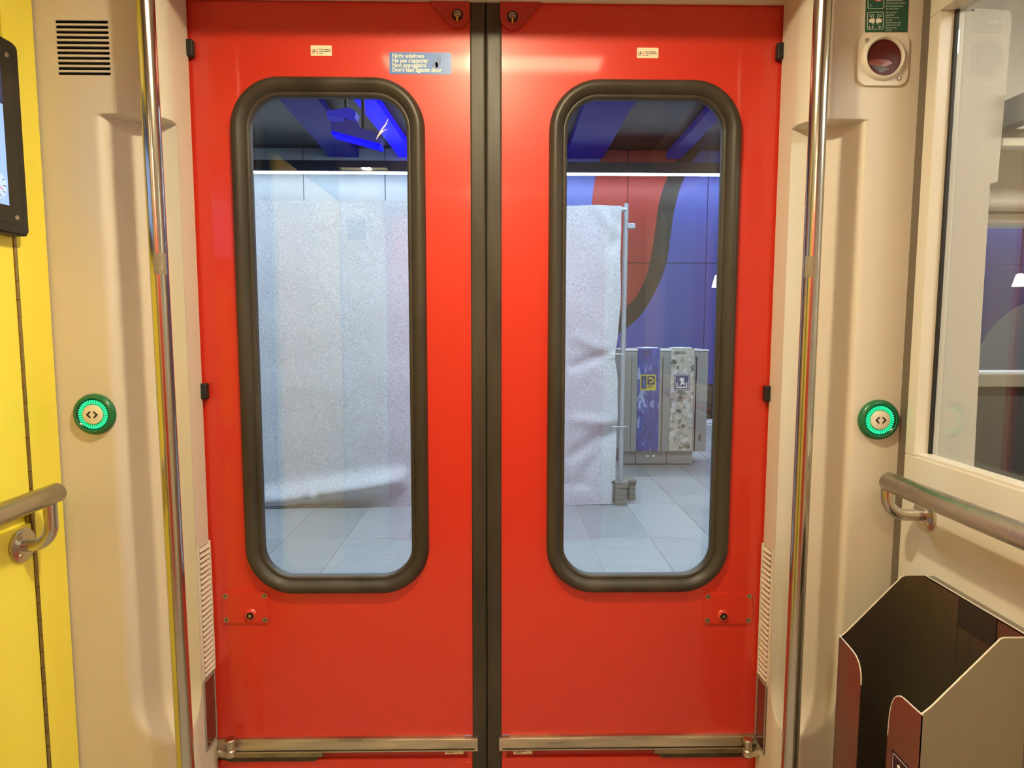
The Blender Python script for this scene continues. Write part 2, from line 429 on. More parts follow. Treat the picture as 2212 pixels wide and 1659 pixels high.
# ------------------------------------------------------------------ facing side of the vestibule (seen in reflections)
wb = thing('wall_back', 'beige pillars and red door on the far side of the vestibule', 'wall', (0, YB, 0), kind='structure')
for s, xa, xb in ((-1, XL, -.684), (1, .625, XR)):
    obj('rear_pillar', box(xa, xb, YB - .15, YB, 0, 2.33, .02), BEIGE, wb, True)
src = None
for k in range(11):
    z = 1.945 - k * .0104
    if src is None: src = obj('rear_vent_slit', box(-.885, -.777, YB - .001, YB + .001, z - .003, z + .003), BLACK, wb)
    else: twin(src, wb, (0, 0, -k * .0104))
obj('rear_door', box(-.684, .625, YB - .15, YB - .14, 0, 2.05), RED, wb)
obj('rear_lintel', box(-.684, .625, YB - .15, YB - .07, 2.05, 2.33), BEIGE, wb)
# outer shell either side of the vestibule, below the doors
one('wall_outer_left', box(-2.2, -.93, 1.54, 1.60, -.06, 2.4), DARKP, 'dark outer skin of the carriage behind the yellow wall', 'wall', kind='structure')
one('wall_threshold', box(-.95, .90, 1.50, 1.60, -.4, .18), GREYP, 'dark step edge below the red doors', 'threshold', kind='structure')
one('wall_header', box(-.95, .90, 1.50, 1.60, 2.07, 2.4), DARKP, 'dark door header above the lintel', 'wall', kind='structure')

# ================================================================== DOORS
def offset_path(x0, x1, z0, z1, r, n=12):
    out = []
    for cx, cz, a in ((x1 - r, z0 + r, -90), (x1 - r, z1 - r, 0), (x0 + r, z1 - r, 90), (x0 + r, z0 + r, 180)):
        for i in range(n + 1):
            t = math.radians(a + 90 * i / n); out.append((cx + r * math.cos(t), cz + r * math.sin(t), math.cos(t), math.sin(t)))
    return out
def sweep_ring(path, prof, Y):
    bm = bmesh.new(); rings = [[bm.verts.new((x + nx * a, Y - h, z + nz * a)) for a, h in prof] for x, z, nx, nz in path]
    n = len(rings)
    for i in range(n):
        A, B = rings[i], rings[(i + 1) % n]
        for k in range(len(prof) - 1): bm.faces.new((A[k], A[k + 1], B[k + 1], B[k]))
    bmesh.ops.recalc_face_normals(bm, faces=bm.faces)
    return bm
GASKET = [(-.002, -.018), (-.002, .001), (.0, .003), (.004, .004), (.006, .0035), (.0075, .006), (.011, .011), (.017, .0165), (.023, .0185), (.029, .0175), (.034, .013), (.0375, .007), (.0390, .001), (.039, -.004)]
SEAM = -.0335
def leaf(name, label, outer, seal, win, s, lock_uv, arm_uv):
    """outer: x of hinge-side edge, seal: x where the red ends, s: -1 left leaf, +1 right leaf"""
    x0, x1 = sorted((outer, seal)); zb, zt = .352, 2.068
    root = thing(name, label, 'door', ((outer + seal) / 2, DOORY, .16), kind='structure')
    wx0, wx1, wz0, wz1 = win
    hole = rrect(wx0 - .012, wx1 + .012, wz0 - .012, wz1 + .012, .084, 10)
    obj('door_panel', plate(rrect(x0, x1, zb, zt, .001, 1), [hole], .036, FRONT((0, DOORY + .036, 0))), RED, root)
    obj('edge_return', box(seal - .0015 if s < 0 else seal - .001, seal + .001 if s < 0 else seal + .0015, DOORY - .003, DOORY + .03, zb, zt), RED, root)
    path = offset_path(wx0, wx1, wz0, wz1, .074)
    obj('window_gasket', sweep_ring(path, GASKET, DOORY), RUBBER, root, True, label='thick black rubber window gasket', angle=60)
    for k, y in enumerate((.014, .030)):
        obj('glass_pane', plate(rrect(wx0 - .004, wx1 + .004, wz0 - .004, wz1 + .004, .076, 8), (), .003, FRONT((0, DOORY + y, 0))), PANE, root)
    if s < 0:
        for pts_ in (((838, 257), (834, 268), (824, 281), (818, 288)), ((836, 279), (824, 284), (816, 294), (813, 301)), ((830, 282), (820, 290), (815, 297))):
            q_ = [PY(u_, v_, DOORY + .0105) for u_, v_ in pts_]
            obj('glass_scrape', tube(q_, [.0006] + [.0016] * (len(q_) - 2) + [.0005], 5), mat('white_scrape', (.8, .78, .8), .8), root)
    # half of the centre seal: ribbed rubber
    a, b_ = sorted((seal, SEAM + s * .0006))
    n = 12; pr_ = []
    for i in range(n + 1):
        t = i / n; x = a + (b_ - a) * t
        d = min(t, 1 - t) * (b_ - a)
        pr_.append((x, .003 * min(1, d / .003) ** .5))
    pr_ = [(a, -.03)] + pr_ + [(b_, -.03)]
    bm = grid(list(range(len(pr_))), lsp(.12, 2.07, 3), lambda i, z: (pr_[int(i)][0], DOORY - pr_[int(i)][1], z))
    bmesh.ops.recalc_face_normals(bm, faces=bm.faces)
    obj('centre_seal', bm, RUBBER, root, True, label='vertical black rubber closing seal', angle=50)
    # top corner bracket with bolt
    bx, bz = (PY(988, 32, DOORY - .01).x, PY(988, 32, DOORY - .01).z) if s < 0 else (PY(1107, 36, DOORY - .01).x, PY(1107, 36, DOORY - .01).z)
    R_ = .0265; out = []
    xe = bx - s * R_                                           # side next to the seal
    for i in range(15):
        t = math.radians(180 + 140 * i / 14) if s > 0 else math.radians(360 - 140 * i / 14)
        out.append((bx + R_ * math.cos(t), bz + R_ * math.sin(t)))
    tx, tz = out[-1]
    ang = math.radians(48)
    top = 2.068
    out += [(tx + s * (top - tz) / math.tan(ang) , top), (xe, top)]
    if s < 0: out = out[::-1]
    br = obj('corner_bracket', plate(out, (), .009, FRONT((0, DOORY, 0))), RED_DARK, root, label='red corner bracket with a bolt')
    MB_ = FRONT((bx, DOORY - .009, bz))
    obj('bolt_recess', lathe([(.0125, .0002), (.0125, .0008), (.0095, .0004)], MB_, 24), BLACK, br, True)
    obj('bolt', lathe([(0, .006), (.003, .006), (.0035, .003), (.0045, .0065), (.0075, .006), (.009, .001), (.009, 0)], MB_, 20), POLISH, br, True)
    obj('paint_mark', plate([(-.002, -.013), (.002, -.013), (.001, -.005), (-.001, -.005)], (), .0066, MB_), mat('yellow_seal_paint', (.75, .5, .06), .5), br)
    # lock plate
    u, v = lock_uv
    p0 = PY(u - 51, v - 33, DOORY - .004); p1 = PY(u + 51, v + 33, DOORY - .004)
    lp = obj('lock_plate', plate(rrect(p0.x, p1.x, p1.z, p0.z, .007, 5), (), .004, FRONT((0, DOORY, 0))), RED, root, label='small red lock plate with four screws')
    kx = (p0.x + p1.x) / 2 + (-s) * .012; kz = p1.z + .020
    MK = FRONT((kx, DOORY - .004, kz))
    obj('key_boss', lathe([(.0085, .005), (.011, .0045), (.0135, .0025), (.0155, .0)], MK, 28), RED, lp, True)
    obj('key_hole', lathe([(0, .0042), (.0086, .0042), (.0086, .0048)], MK, 24), VOID, lp)
    obj('square_pin', box(kx - .0032, kx + .0032, DOORY - .0105, DOORY - .006, kz - .0035, kz + .0035), SCREW, lp)
    for sx in (p0.x + .0085, p1.x - .0085):
        for sz in (p0.z - .0085, p1.z + .0085):
            MS = FRONT((sx, DOORY - .0042, sz)) @ Matrix.Rotation(random.random() * 2, 4, 'Z')
            bm = bmesh.new()
            k_ = .00065; cr = [(k_, k_), (.0034, k_), (.0034, -k_), (k_, -k_), (k_, -.0034), (-k_, -.0034), (-k_, -k_), (-.0034, -k_), (-.0034, k_), (-k_, k_), (-k_, .0034), (k_, .0034)]
            plate(circ(0, 0, .0062, 20), [cr[::-1]], .0012, MS, bm)
            obj('screw', bm, SCREW, lp, False)
            obj('screw_recess', plate(circ(0, 0, .005, 12), (), .0004, MS), VOID, lp)
    # bottom steel guide rail
    rz1, rz0 = .3515, .3175
    xe = -.0555 if s < 0 else -.004
    xo = outer + (.018 if s < 0 else -.018)
    xa, xb = sorted((xo, xe))
    xt = seal - .018 if s < 0 else seal + .018
    ya, yb = DOORY - .012, DOORY + .004
    rail = obj('guide_rail', box(xa, xb, ya, yb, rz0, rz1 - .003, .0012), ALU, root, label='worn steel guide rail along the door foot')
    t0, t1 = sorted((xo, xt))
    obj('rail_cap', box(t0, t1, ya + .002, yb, rz1 - .004, rz1 + .001), ALU, rail)
    bm = bmesh.new()
    nn = 40; A = []; B = []
    g0_, g1_ = sorted((xo, xe - (.008 if s < 0 else -.008)))
    for i in range(nn + 1):
        x = g0_ + (g1_ - g0_) * i / nn; q = noise.noise((x * 30, 3, s)) * .0012
        q2 = max(0, 1 - abs(x - xo) / .07) * .008
        A.append(bm.verts.new((x, ya - .0004, rz0 + .0075 + q + q2))); B.append(bm.verts.new((x, ya - .0004, rz0 + .0040 + q * .5 - q2 * .2)))
    for i in range(nn): bm.faces.new((A[i], B[i], B[i + 1], A[i + 1]))
    bmesh.ops.recalc_face_normals(bm, faces=bm.faces)
    obj('grease_line', bm, GREASE, rail)
    # lower red apron below the rail
    obj('apron', box(min(outer, seal), max(outer, seal) - (.012 if s < 0 else 0) if s < 0 else max(outer, seal), DOORY + .006, DOORY + .03, .292, rz0 + .002), RED_DARK, root)
    obj('lower_panel', box(min(outer, seal), max(outer, seal), DOORY - .002, DOORY + .03, .12, .2935, .002), RED, root)
    e0, e1 = (seal - .012, seal) if s < 0 else (seal, seal + .012)
    obj('apron_edge', box(e0, e1, DOORY - .001, DOORY + .03, .12, rz0 + .001), RED, root)
    ru = obj('rivet', lathe([(0, .003), (.003, .0022), (.0045, 0)], FRONT((seal + s * .012, DOORY - .002, .280)), 12), RED, root, True)
    # lower steel guide plate
    L0, L1 = (xo, PY(700, 1630, DOORY).x) if s < 0 else (PY(1411, 1630, DOORY).x, xo)
    le, lo = (L1, L0) if s < 0 else (L0, L1)
    d = -s
    pts = [(lo, rz0), (le, rz0), (le, rz0 - .012), (le - d * .008, rz0 - .013), (le - d * .020, rz0 - .025), (lo + d * .045, rz0 - .025), (lo + d * .03, rz0 - .018), (lo, rz0 - .018)]
    gp = obj('lower_guide', plate(pts if d > 0 else pts[::-1], (), .004, FRONT((0, DOORY - .002, 0))), GREASE, root)
    obj('guide_lip', box(min(lo, le), max(lo, le) - .001, DOORY - .010, DOORY - .004, rz0 - .0125, rz0 - .0005, .001), mat('greasy_steel', (.30, .25, .16), .35, 1, var=.4, vscale=15), gp)
    # pivot arm with pin
    q = PY(arm_uv[0], arm_uv[1], DOORY - .03)
    arm = obj('pivot_pin', lathe([(0, .012), (.0105, .012), (.012, .010), (.012, .002), (.0095, .001), (.0095, -.014), (.012, -.016), (.012, -.030), (0, -.030)], Matrix.Translation(q), 20), ALU, root, True, label='steel pivot pin of the door guide')
    obj('pivot_arm', tube([(q.x, q.y, q.z - .022), (q.x + s * .012, q.y - .002, q.z - .026), (q.x + s * .03, q.y + .004, q.z - .024)], [.008, .007, .009], 10), ALU, arm, True)
    return root
obj('seam_backing', box(SEAM - .01, SEAM + .01, DOORY + .028, DOORY + .03, .12, 2.07), BLACK, pl)  # added behind the seals to stop outside light leaking through
dl = leaf('door_1', 'left red sliding door leaf with rounded window and blue warning sticker', -.72, -.069, (-.5625, -.2085, .752, 1.857), -1, (530, 1313), (498, 1606))
dr = leaf('door_2', 'right red sliding door leaf with rounded window and one small white sticker', .66, .003, (.1475, .5045, .751, 1.857), 1, (1573, 1314), (1616, 1606))

def sticker(root, u0, u1, v0, v1, m, label, r=.002):
    a, b = PY(u0, v0, DOORY), PY(u1, v1, DOORY)
    o = obj('sticker', plate(rrect(a.x, b.x, b.z, a.z, r, 4), (), .0006, FRONT((0, DOORY, 0))), m, root, label=label)
    return o, a, b
o, a, b = sticker(dl, 841, 975, 113, 161, BLUEP, 'blue sticker warning in four languages not to lean on the door')
h = a.z - b.z; MF = FRONT((a.x + .006, DOORY - .0006, a.z))
for k, s_ in enumerate(('Nicht anlehnen', "Ne pas s'appuyer", 'Non appoggiarsi', "Don't lean against door")):
    obj('lettering', text(s_, .0125, MF, 0, -h * (.245 + .215 * k), bold=.00018, sx=.92), mat('cream_print', (.86, .84, .62), .5), o)
# worn patch on the sticker
for dx, dz, rx, rz in ((.108, -.020, .006, .012), (.101, -.030, .006, .010)):
    obj('scuff', plate([(p[0] + .25 * (p[1]), p[1]) for p in circ(0, 0, rx, 14, rz)], (), .0002, FRONT((a.x + dx, DOORY - .0006, a.z + dz))), mat('sticker_scuff', (.20, .27, .50), .7, var=.5, vscale=400), o)
for root, u0, u1, v0, v1 in ((dl, 671, 717, 98, 121), (dr, 1376, 1422, 103, 126)):
    o, a, b = sticker(root, u0, u1, v0, v1, CREAMP, 'small cream maker sticker above the window')
    MF = FRONT((a.x + .0022, DOORY - .0006, b.z + .0048))
    obj('lettering', join(text('i', .0150, MF, 0, 0, sx=.8), text('E', .0125, MF, .0098, 0, sx=.8)), REDP, o)
    obj('lettering', text('F', .0125, MF, .0035, 0, sx=.8, bold=.0002), INK, o)
    for k, s_ in enumerate(('Door Systems', 'A-3340 Waidhofen/Ybbs', 'Austria')):
        obj('lettering', text(s_, .0042 if k == 0 else .0031, MF, .0165, .0072 - .0036 * k, bold=.0001, sx=1.0 if k == 0 else .85), INK, o)
for root, u0, u1 in ((dl, 961, 1001), (dr, 1109, 1150)):
    a, b = PY(u0, 1615, DOORY + .004), PY(u1, 1630, DOORY + .004)
    o = obj('sticker', plate(rrect(a.x, b.x, b.z, a.z, .0006, 2), (), .0005, FRONT((0, DOORY + .006, 0))), CREAMP, root, label='tiny cream type label below the rail')
    MF = FRONT((a.x + .002, DOORY + .0055, a.z))
    obj('lettering', text('CE', .006, MF, 0, -.0075, bold=.0001), INK, o)
    bars = bmesh.new()
    for k, (xa, xb) in enumerate(((.009, .034), (.009, .034), (.0, .030), (.004, .018))):
        x = xa
        while x < xb:
            wd = random.uniform(.0012, .004); plate(rrect(x, min(x + wd, xb), -.0050 - .0034 * k, -.0034 - .0034 * k, 0), (), .0002, MF, bars); x += wd + .0008
    obj('fine_print', bars, INK, o)

# ================================================================== THINGS IN THE VESTIBULE
# --- grab poles
def grab_pole(uv0, uv1, tag_v, s, label):
    a, b = PY(*uv0, 1.3), PY(*uv1, 1.3)
    d = (a - b) / (a.z - b.z)
    p0 = b + d * (0 - b.z); p1 = b + d * (2.33 - b.z)
    root = thing('grab_pole', label, 'pole', p0, 'steel grab poles at the door pillars')
    obj('tube', tube([p0, p0 + d * 1.1, p1], .0168, 40), POLISH, root, True)
    obj('floor_collar', lathe([(.0168, .03), (.03, .026), (.034, .006), (.034, 0)], Matrix.Translation(p0), 28), STEEL, root, True)
    # curved number tag wrapped on the tube
    zc = PY(340 if s < 0 else 1761, tag_v, 1.283).z; h = .0205
    ca = p0 + d * (zc - p0.z); view = math.atan2(EYE.y - ca.y, EYE.x - ca.x) + (.06 if s < 0 else -.0) 
    a0, a1 = view - .78 + (.16 if s < 0 else -.0), view + .78 + (.0 if s < 0 else -.10)
    us, vs = lsp(a0, a1, 16), [zc - h, zc + h]
    bm = grid(us, vs, lambda t, z: (ca.x + .0176 * math.cos(t), ca.y + .0176 * math.sin(t), z))
    bmesh.ops.solidify(bm, geom=bm.faces, thickness=-.0007); bmesh.ops.recalc_face_normals(bm, faces=bm.faces)
    tg = obj('number_tag', bm, mat('satin_tag', (.56, .49, .36), .5, .6), root, True, label='satin metal tag with raised figure 2 and braille')
    tm = (a0 + a1) / 2
    me = text('2', .0205, Matrix.Identity(4), 0, 0, .0009, 'CENTER')
    for v in me.vertices:
        t = tm + v.co.x / .0182; r = .0181 + max(0, v.co.z)
        v.co = Vector((ca.x + r * math.cos(t), ca.y + r * math.sin(t), zc - .0145 + v.co.y))
    obj('raised_figure', me, mat('tag_figure', (.42, .36, .26), .5, .6), tg)
    bm = bmesh.new()
    for ix, iz in ((0, 0), (1, 0), (0, 1), (1, 1), (0, 2)):
        t = tm - .07 + ix * .14
        r_ = bmesh.ops.create_icosphere(bm, subdivisions=1, radius=.0009)
        bmesh.ops.translate(bm, verts=r_['verts'], vec=(ca.x + .0184 * math.cos(t), ca.y + .0184 * math.sin(t), zc + .0135 - iz * .0027))
    obj('braille_dots', bm, mat('satin_tag', (.56, .49, .36), .5, .6), tg, True)
    return root
grab_pole((313, 0), (401, 1650), 569, -1, 'polished steel grab pole in front of the left beige pillar, beside the yellow wall')
grab_pole((1778, 0), (1706, 1650), 576, 1, 'polished steel grab pole in front of the right beige pillar, beside the glass partition')

# --- handrails
def handrail(s, xw, fl, xr, zr, yend, rear, label):
    root = thing('handrail', label, 'handrail', (xw, fl.y, fl.z), 'steel handrails on the side walls')
    r = .0192
    e = .003
    obj('rail', tube([(xr, yend, zr), (xr, yend - .0005, zr), (xr, yend - e, zr), (xr, rear, zr)], [r - .003, r - .002, r, r], 36), STEEL, root, True, angle=60)
    for y in (fl.y, rear + .12):
        MW = LEFTW if s < 0 else RIGHTW
        M = MW((xw, y, fl.z))
        f = obj('wall_flange', lathe([(0, .006), (.030, .006), (.0325, .0045), (.0325, 0)], M, 36), STEEL, root, True, label='round steel wall flange with three screws')
        rb = .040; pts = [(xw, y, fl.z), (xw - s * .012, y, fl.z)]
        dx = abs(xr - xw)
        for i in range(11):
            t = math.pi / 2 * i / 10; pts.append((xw - s * (dx - rb + rb * math.sin(t)), y, fl.z + rb - rb * math.cos(t)))
        pts.append((xr, y, zr - r * .6))
        obj('bracket', tube(pts, .0118, 20), STEEL, root, True)
        for k in range(3):
            a = math.radians(90 + 120 * k + (30 if s < 0 else -20))
            obj('screw', lathe([(0, .0005), (.0022, .0005), (.0024, .0018), (.0048, .0016), (.0058, 0)], M @ Matrix.Translation((.021 * math.cos(a), .021 * math.sin(a), .006)), 16), SCREW, f, True)
    return root
fl = PX(47, 1178, XL + .003); fr = PX(2000, 1112, XW)
handrail(-1, XL + .003, fl, -.866, PX(122, 1064, -.866).z, PX(130, 1050, -.866).y - .008, .80, 'satin steel handrail on the yellow wall under the black screen')
handrail(1, XW, fr, .764, PX(1962, 1058, .764).z, PX(1918, 1036, .764).y, .10, 'satin steel handrail on the white wall above the litter bin')

# --- door buttons
def door_button(c, label):
    M = FRONT((c.x, YF, c.z))
    root = thing('door_button', label, 'button', (c.x, YF, c.z), 'green door opening buttons')
    obj('housing', lathe([(.0330, .010), (.0345, .0125), (.0370, .0125), (.0415, .009), (.0430, .004), (.0430, 0)], M, 56), GREEN, root, True, label='domed green plastic housing', angle=50)
    obj('inner_ring', lathe([(.0200, .0075), (.0300, .0075), (.0330, .0100), (.0335, .011)], M, 48), mat('black_gloss_ring', (.006, .02, .012), .15, coat=.5), root, True)
    obj('ring_lens', lathe([(.0210, .0080), (.0215, .0092), (.0300, .0092), (.0305, .0080)], M, 48), LEDD, root, True)
    bm = bmesh.new(); n = 36
    for k in range(n):
        a = 2 * math.pi * k / n
        q = [(r * math.cos(a + da), r * math.sin(a + da)) for r, da in ((.0224, -.034), (.0302, -.045), (.0302, .045), (.0224, .034))]
        plate(q, (), .0004, M, bm, .0093)
    obj('light_ring', bm, LEDG, root, label='ring of glowing green light segments')
    cp = obj('cap', lathe([(0, .0128), (.0180, .0128), (.0200, .0120), (.0206, .0100), (.0206, .005)], M, 40), CAP, root, True)
    for s in (-1, 1):
        ch = [(.0010, .0060), (.0034, .0082), (.0112, .0), (.0034, -.0082), (.0010, -.0060), (.0064, 0)]
        L_ = [(s * (.0012 + p[0]), p[1] * .92) for p in ch]
        if s < 0: L_ = L_[::-1]
        obj('chevron', plate(L_, (), .0004, M, None, .0128), INK, cp)
    return root
door_button(PY(203, 895, YF - .006), 'round glowing green door button on the left pillar, beside the yellow wall')
door_button(PY(1899, 907, YF - .006), 'round glowing green door button on the right pillar, beside the glass')

# --- passenger screen on the yellow wall
xs_ = XL + .003; xf = xs_ + .030
y1 = PX(66, 512, xf).y; zb = PX(60, 512, xf).z; zt = PX(38, 97, xf).z
scr = thing('passenger_screen', 'black framed information screen with a lit blue display on the yellow wall', 'screen', (xs_, y1 - .25, zb))
y0 = y1 - .52; ML = LEFTW((xs_, 0, 0))
bm = plate(rrect(y0, y1, zb, zt, .012, 6), (), .030, ML); bmesh.ops.bevel(bm, geom=[e for e in bm.edges if all(abs(v.co.x - xf) < 1e-5 for v in e.verts) and len(e.link_faces) == 2 and abs(e.link_faces[0].normal.dot(e.link_faces[1].normal)) < .5], offset=.004, segments=2, affect='EDGES')
obj('casing', bm, SCRFRAME, scr)
obj('front_bezel', plate(rrect(y0 + .022, y1 - .022, zb + .020, zt - .020, .008, 5), (), .001, LEFTW((xf, 0, 0))), mat('black_bezel', (.022, .02, .016), .35), scr)
sy1 = PX(18, 443, xf).y; sz0 = PX(14, 443, xf).z; sz1 = PX(3, 225, xf).z
gl = obj('display', plate(rrect(y0 + .065, sy1, sz0, zt - .055, 0), (), .001, LEFTW((xf + .001, 0, 0))), SCREEN, scr, label='glowing blue display area')
obj('header_band', plate(rrect(y0 + .065, sy1, sz1, zt - .055, 0), (), .0004, LEFTW((xf + .002, 0, 0))), mat('dark_screen_band', (.01, .01, .015), .2, emit=(.02, .03, .09), strength=1), gl)
cy, cz, cr = sy1 - .030, PX(8, 402, xf).z, .026
MC = LEFTW((xf + .002, cy, cz))
obj('clock_face', plate(circ(0, 0, cr, 40), (), .0004, MC), SCREENW, gl)
bm = bmesh.new()
for k in range(12):
    a = math.radians(30 * k); L_ = .005 if k % 3 else .007
    q = Matrix.Rotation(a, 4, 'Z'); plate([(-.0007, cr - .002 - L_), (.0007, cr - .002 - L_), (.0007, cr - .002), (-.0007, cr - .002)], (), .0002, MC @ q, bm, .0004)
for a, L_, w_ in ((70, .014, .0013), (200, .019, .001)):
    plate([(-w_, -.003), (w_, -.003), (w_, L_), (-w_, L_)], (), .0002, MC @ Matrix.Rotation(math.radians(a), 4, 'Z'), bm, .0004)
obj('clock_marks', bm, INK, gl)
obj('red_hand', plate([(-.0008, -.004), (.0008, -.004), (.0008, .018), (-.0008, .018)], (), .0003, MC @ Matrix.Rotation(math.radians(-115), 4, 'Z'), None, .0006), mat('red_hand_glow', (.4, .02, .03), .4, emit=(1, .05, .08), strength=.7), gl)
for zz in (zb + .032, zt - .030):
    for yy in (y1 - .033, y0 + .033):
        obj('screw', lathe([(0, .0004), (.002, .0004), (.0022, .0015), (.0040, .0014), (.0046, 0)], LEFTW((xf + .001, yy, zz)), 16), STEEL, scr, True)

# --- emergency release on the right pillar
c = PY(1909, 127, YF - .006); M = FRONT((c.x, YF, c.z))
al = thing('emergency_release', 'square emergency release with dark red round lens on the right pillar', 'alarm', (c.x, YF, c.z))
hw = .0515
obj('cover_plate', plate(rrect(-hw, hw, -hw, hw, .020, 8), [circ(0, .002, .036, 40)[::-1]], .005, M), OFFWHITE, al)
obj('lens_ring', lathe([(.0355, .004), (.0365, .011), (.0385, .013), (.0415, .012), (.0440, .008), (.0455, .005)], M @ Matrix.Translation((0, .002, 0)), 48), OFFWHITE, al, True, angle=60)
ln = obj('lens', lathe([(0, .006), (.020, .006), (.036, .006)], M @ Matrix.Translation((0, .002, 0)), 48), LENS, al, True, label='dark red round lens')
obj('rotary_switch', join(lathe([(0, .0075), (.005, .0075), (.006, .006)], M @ Matrix.Translation((-.006, -.006, 0)), 20),
    plate([(-.030, -.013), (-.014, -.014), (.004, -.016), (.018, -.009), (.010, -.003), (-.010, .0), (-.030, -.004)], (), .0007, M, None, .006)), LENSK, ln)
obj('rotary_plate', plate([(-.029, -.012), (-.006, -.028), (.012, -.020), (-.004, -.015)], (), .0005, M, None, .006), mat('dark_lens_print', (.03, .012, .006), .3), ln)  # dark flat shape on the lens
for dx, dz in ((-.0345, .036), (.034, -.038)):
    screw(al, M @ Matrix.Translation((dx, dz, .005)), .0052, STEEL)

# --- green emergency sign above it
a, b = PY(1868, 70, YF), PY(1956, 66, YF)
sg = thing('emergency_sign', 'dark green emergency door sign with white pictograms and text above the red lens', 'sign', (a.x, YF, b.z))
sw, sh = .0865, .165
MS = FRONT((a.x, YF, a.z)) @ Matrix.Rotation(math.radians(1.0), 4, 'Z')
obj('panel', plate(rrect(0, sw, 0, sh, .002, 3), (), .0015, MS), GREENP, sg)
MT = MS @ Matrix.Translation((0, 0, .0015))
def frame_(x0, x1, y0, y1, t=.0008): return plate(rrect(x0, x1, y0, y1, .003, 4), [rrect(x0 + t, x1 - t, y0 + t, y1 - t, .0025, 4)[::-1]], .0003, MT)
obj('pictogram_frame', frame_(.0035, .0365, .0050, .0385), WHITEP, sg); obj('pictogram_frame', frame_(.0035, .0365, .0450, .0950), WHITEP, sg)
bm = bmesh.new()
for s in (-1, 1):
    hand = [(.0012, .0185), (.004, .0175), (.0065, .018), (.0125, .0185), (.0125, .0250), (.0075, .0255), (.0015, .0255)]
    plate([(.020 + s * p[0], p[1]) for p in (hand if s > 0 else hand[::-1])], (), .0003, MT, bm)
    for q in ([(.004, .026), (.0048, .026), (.0048, .0335), (.004, .0335)], [(.004, .0327), (.0125, .0327), (.0125, .0335), (.004, .0335)],
              [(.0065, .026), (.0073, .026), (.0090, .0295), (.0125, .0302), (.0125, .031), (.0085, .0302)],
              [(.0035, .0145), (.0042, .0145), (.0042, .0175), (.0035, .0175)], [(.006, .0145), (.0067, .0145), (.0067, .0175), (.006, .0175)],
              [(.0042, .0100), (.0075, .0100), (.0062, .0122), (.0070, .0122), (.0095, .0096), (.0070, .0070), (.0062, .0070), (.0075, .0092), (.0042, .0092)] ):
        L_ = [(.022 + s * p[0], p[1]) for p in q] if q[0][1] < .0135 and q[0][0] == .0042 and len(q) == 9 else [(.020 + s * p[0], p[1]) for p in q]
        plate(L_ if s > 0 else L_[::-1], (), .0003, MT, bm)
obj('hands_pictogram', bm, WHITEP, sg)
obj('red_square', plate(rrect(.017, .0325, .059, .080, .001), (), .0003, MT), mat('dull_red_print', (.40, .03, .04), .5), sg)
obj('switch_outline', join(plate(circ(.0248, .066, .0066, 24), [circ(.0248, .066, .0056, 24)[::-1]], .0006, MT), plate(rrect(.0185, .031, .0664, .0676, 0), (), .0006, MT)), WHITEP, sg)
obj('lettering', text('1.', .0062, MT, .008, .0490, bold=.0001), WHITEP, sg)
obj('lettering', text('2.', .0062, MT, .0065, .0072, bold=.0001), WHITEP, sg)
for k, s_ in enumerate(('de la porte rotatif', 'Spezzare il vetro, azio-', "nare l'interruttore rotativo", 'Break the glass, actuate', 'the rotary switch')):
    obj('lettering', text(s_, .0044, MT, .0408, .0640 - .0049 * k - (.001 if k > 2 else 0), sx=.82), mat('pale_print', (.55, .58, .50), .5), sg)
for k, s_ in enumerate(('T\u00fcr von Hand', 'aufschieben', 'Ouvrir les portes', '\u00e0 la main', 'Aprire le porte, spin-', 'gendole con le mani', 'Open the door', 'manually')):
    obj('lettering', text(s_, .0044, MT, .0408, .0362 - .0049 * k, sx=.85), mat('pale_print', (.55, .58, .50), .5), sg)

# --- litter bin on the right wall
YN, YFAR, XFR, XBK = .9575, 1.2092, .6636, .828
ZTOP, ZLOW, ZB = .865, .747, .12
bin_ = thing('litter_bin', 'brushed steel litter bin hanging on the white wall below the handrail', 'litter bin', (.75, (YN + YFAR) / 2, ZB))
T = .0014
def side_panel(y, label=None):
    # outline in local (x = world X)
    o = [(XBK, ZB), (XBK, ZTOP), (XBK - .042, ZTOP), (XBK - .048, ZTOP - .002), (XFR + .014, ZLOW + .006), (XFR + .005, ZLOW - .002), (XFR, ZLOW - .006), (XFR, ZB)]
    return obj('side_panel', plate(o[::-1] if False else o, (), T, FRONT((0, y, 0))), BINSTEEL, bin_)
side_panel(YFAR); side_panel(YN + T)
obj('back_panel', plate(rrect(-YFAR, -YN, ZB, ZTOP, 0), (), T, RIGHTW((XBK + T, 0, 0))), BINSTEEL, bin_)
obj('back_ledge', box(XBK, XW - .001, YN, YFAR, ZTOP - .0035, ZTOP - .001), BINSTEEL, bin_)
for k, yy in enumerate((1.117, 1.085)):
    obj('back_seam', box(XBK - .0016, XBK, yy - .0012, yy + .0012, ZB, ZTOP - .01), BINSTEEL, bin_)
obj('back_dark_plate', plate(rrect(-1.115, -1.026, ZTOP - .055, ZTOP - .002, 0), (), .001, RIGHTW((XBK - .0008, 0, 0))), mat('dark_bin_plate', (.07, .06, .05), .4, .6), bin_)  # darker plate at the top of the back panel
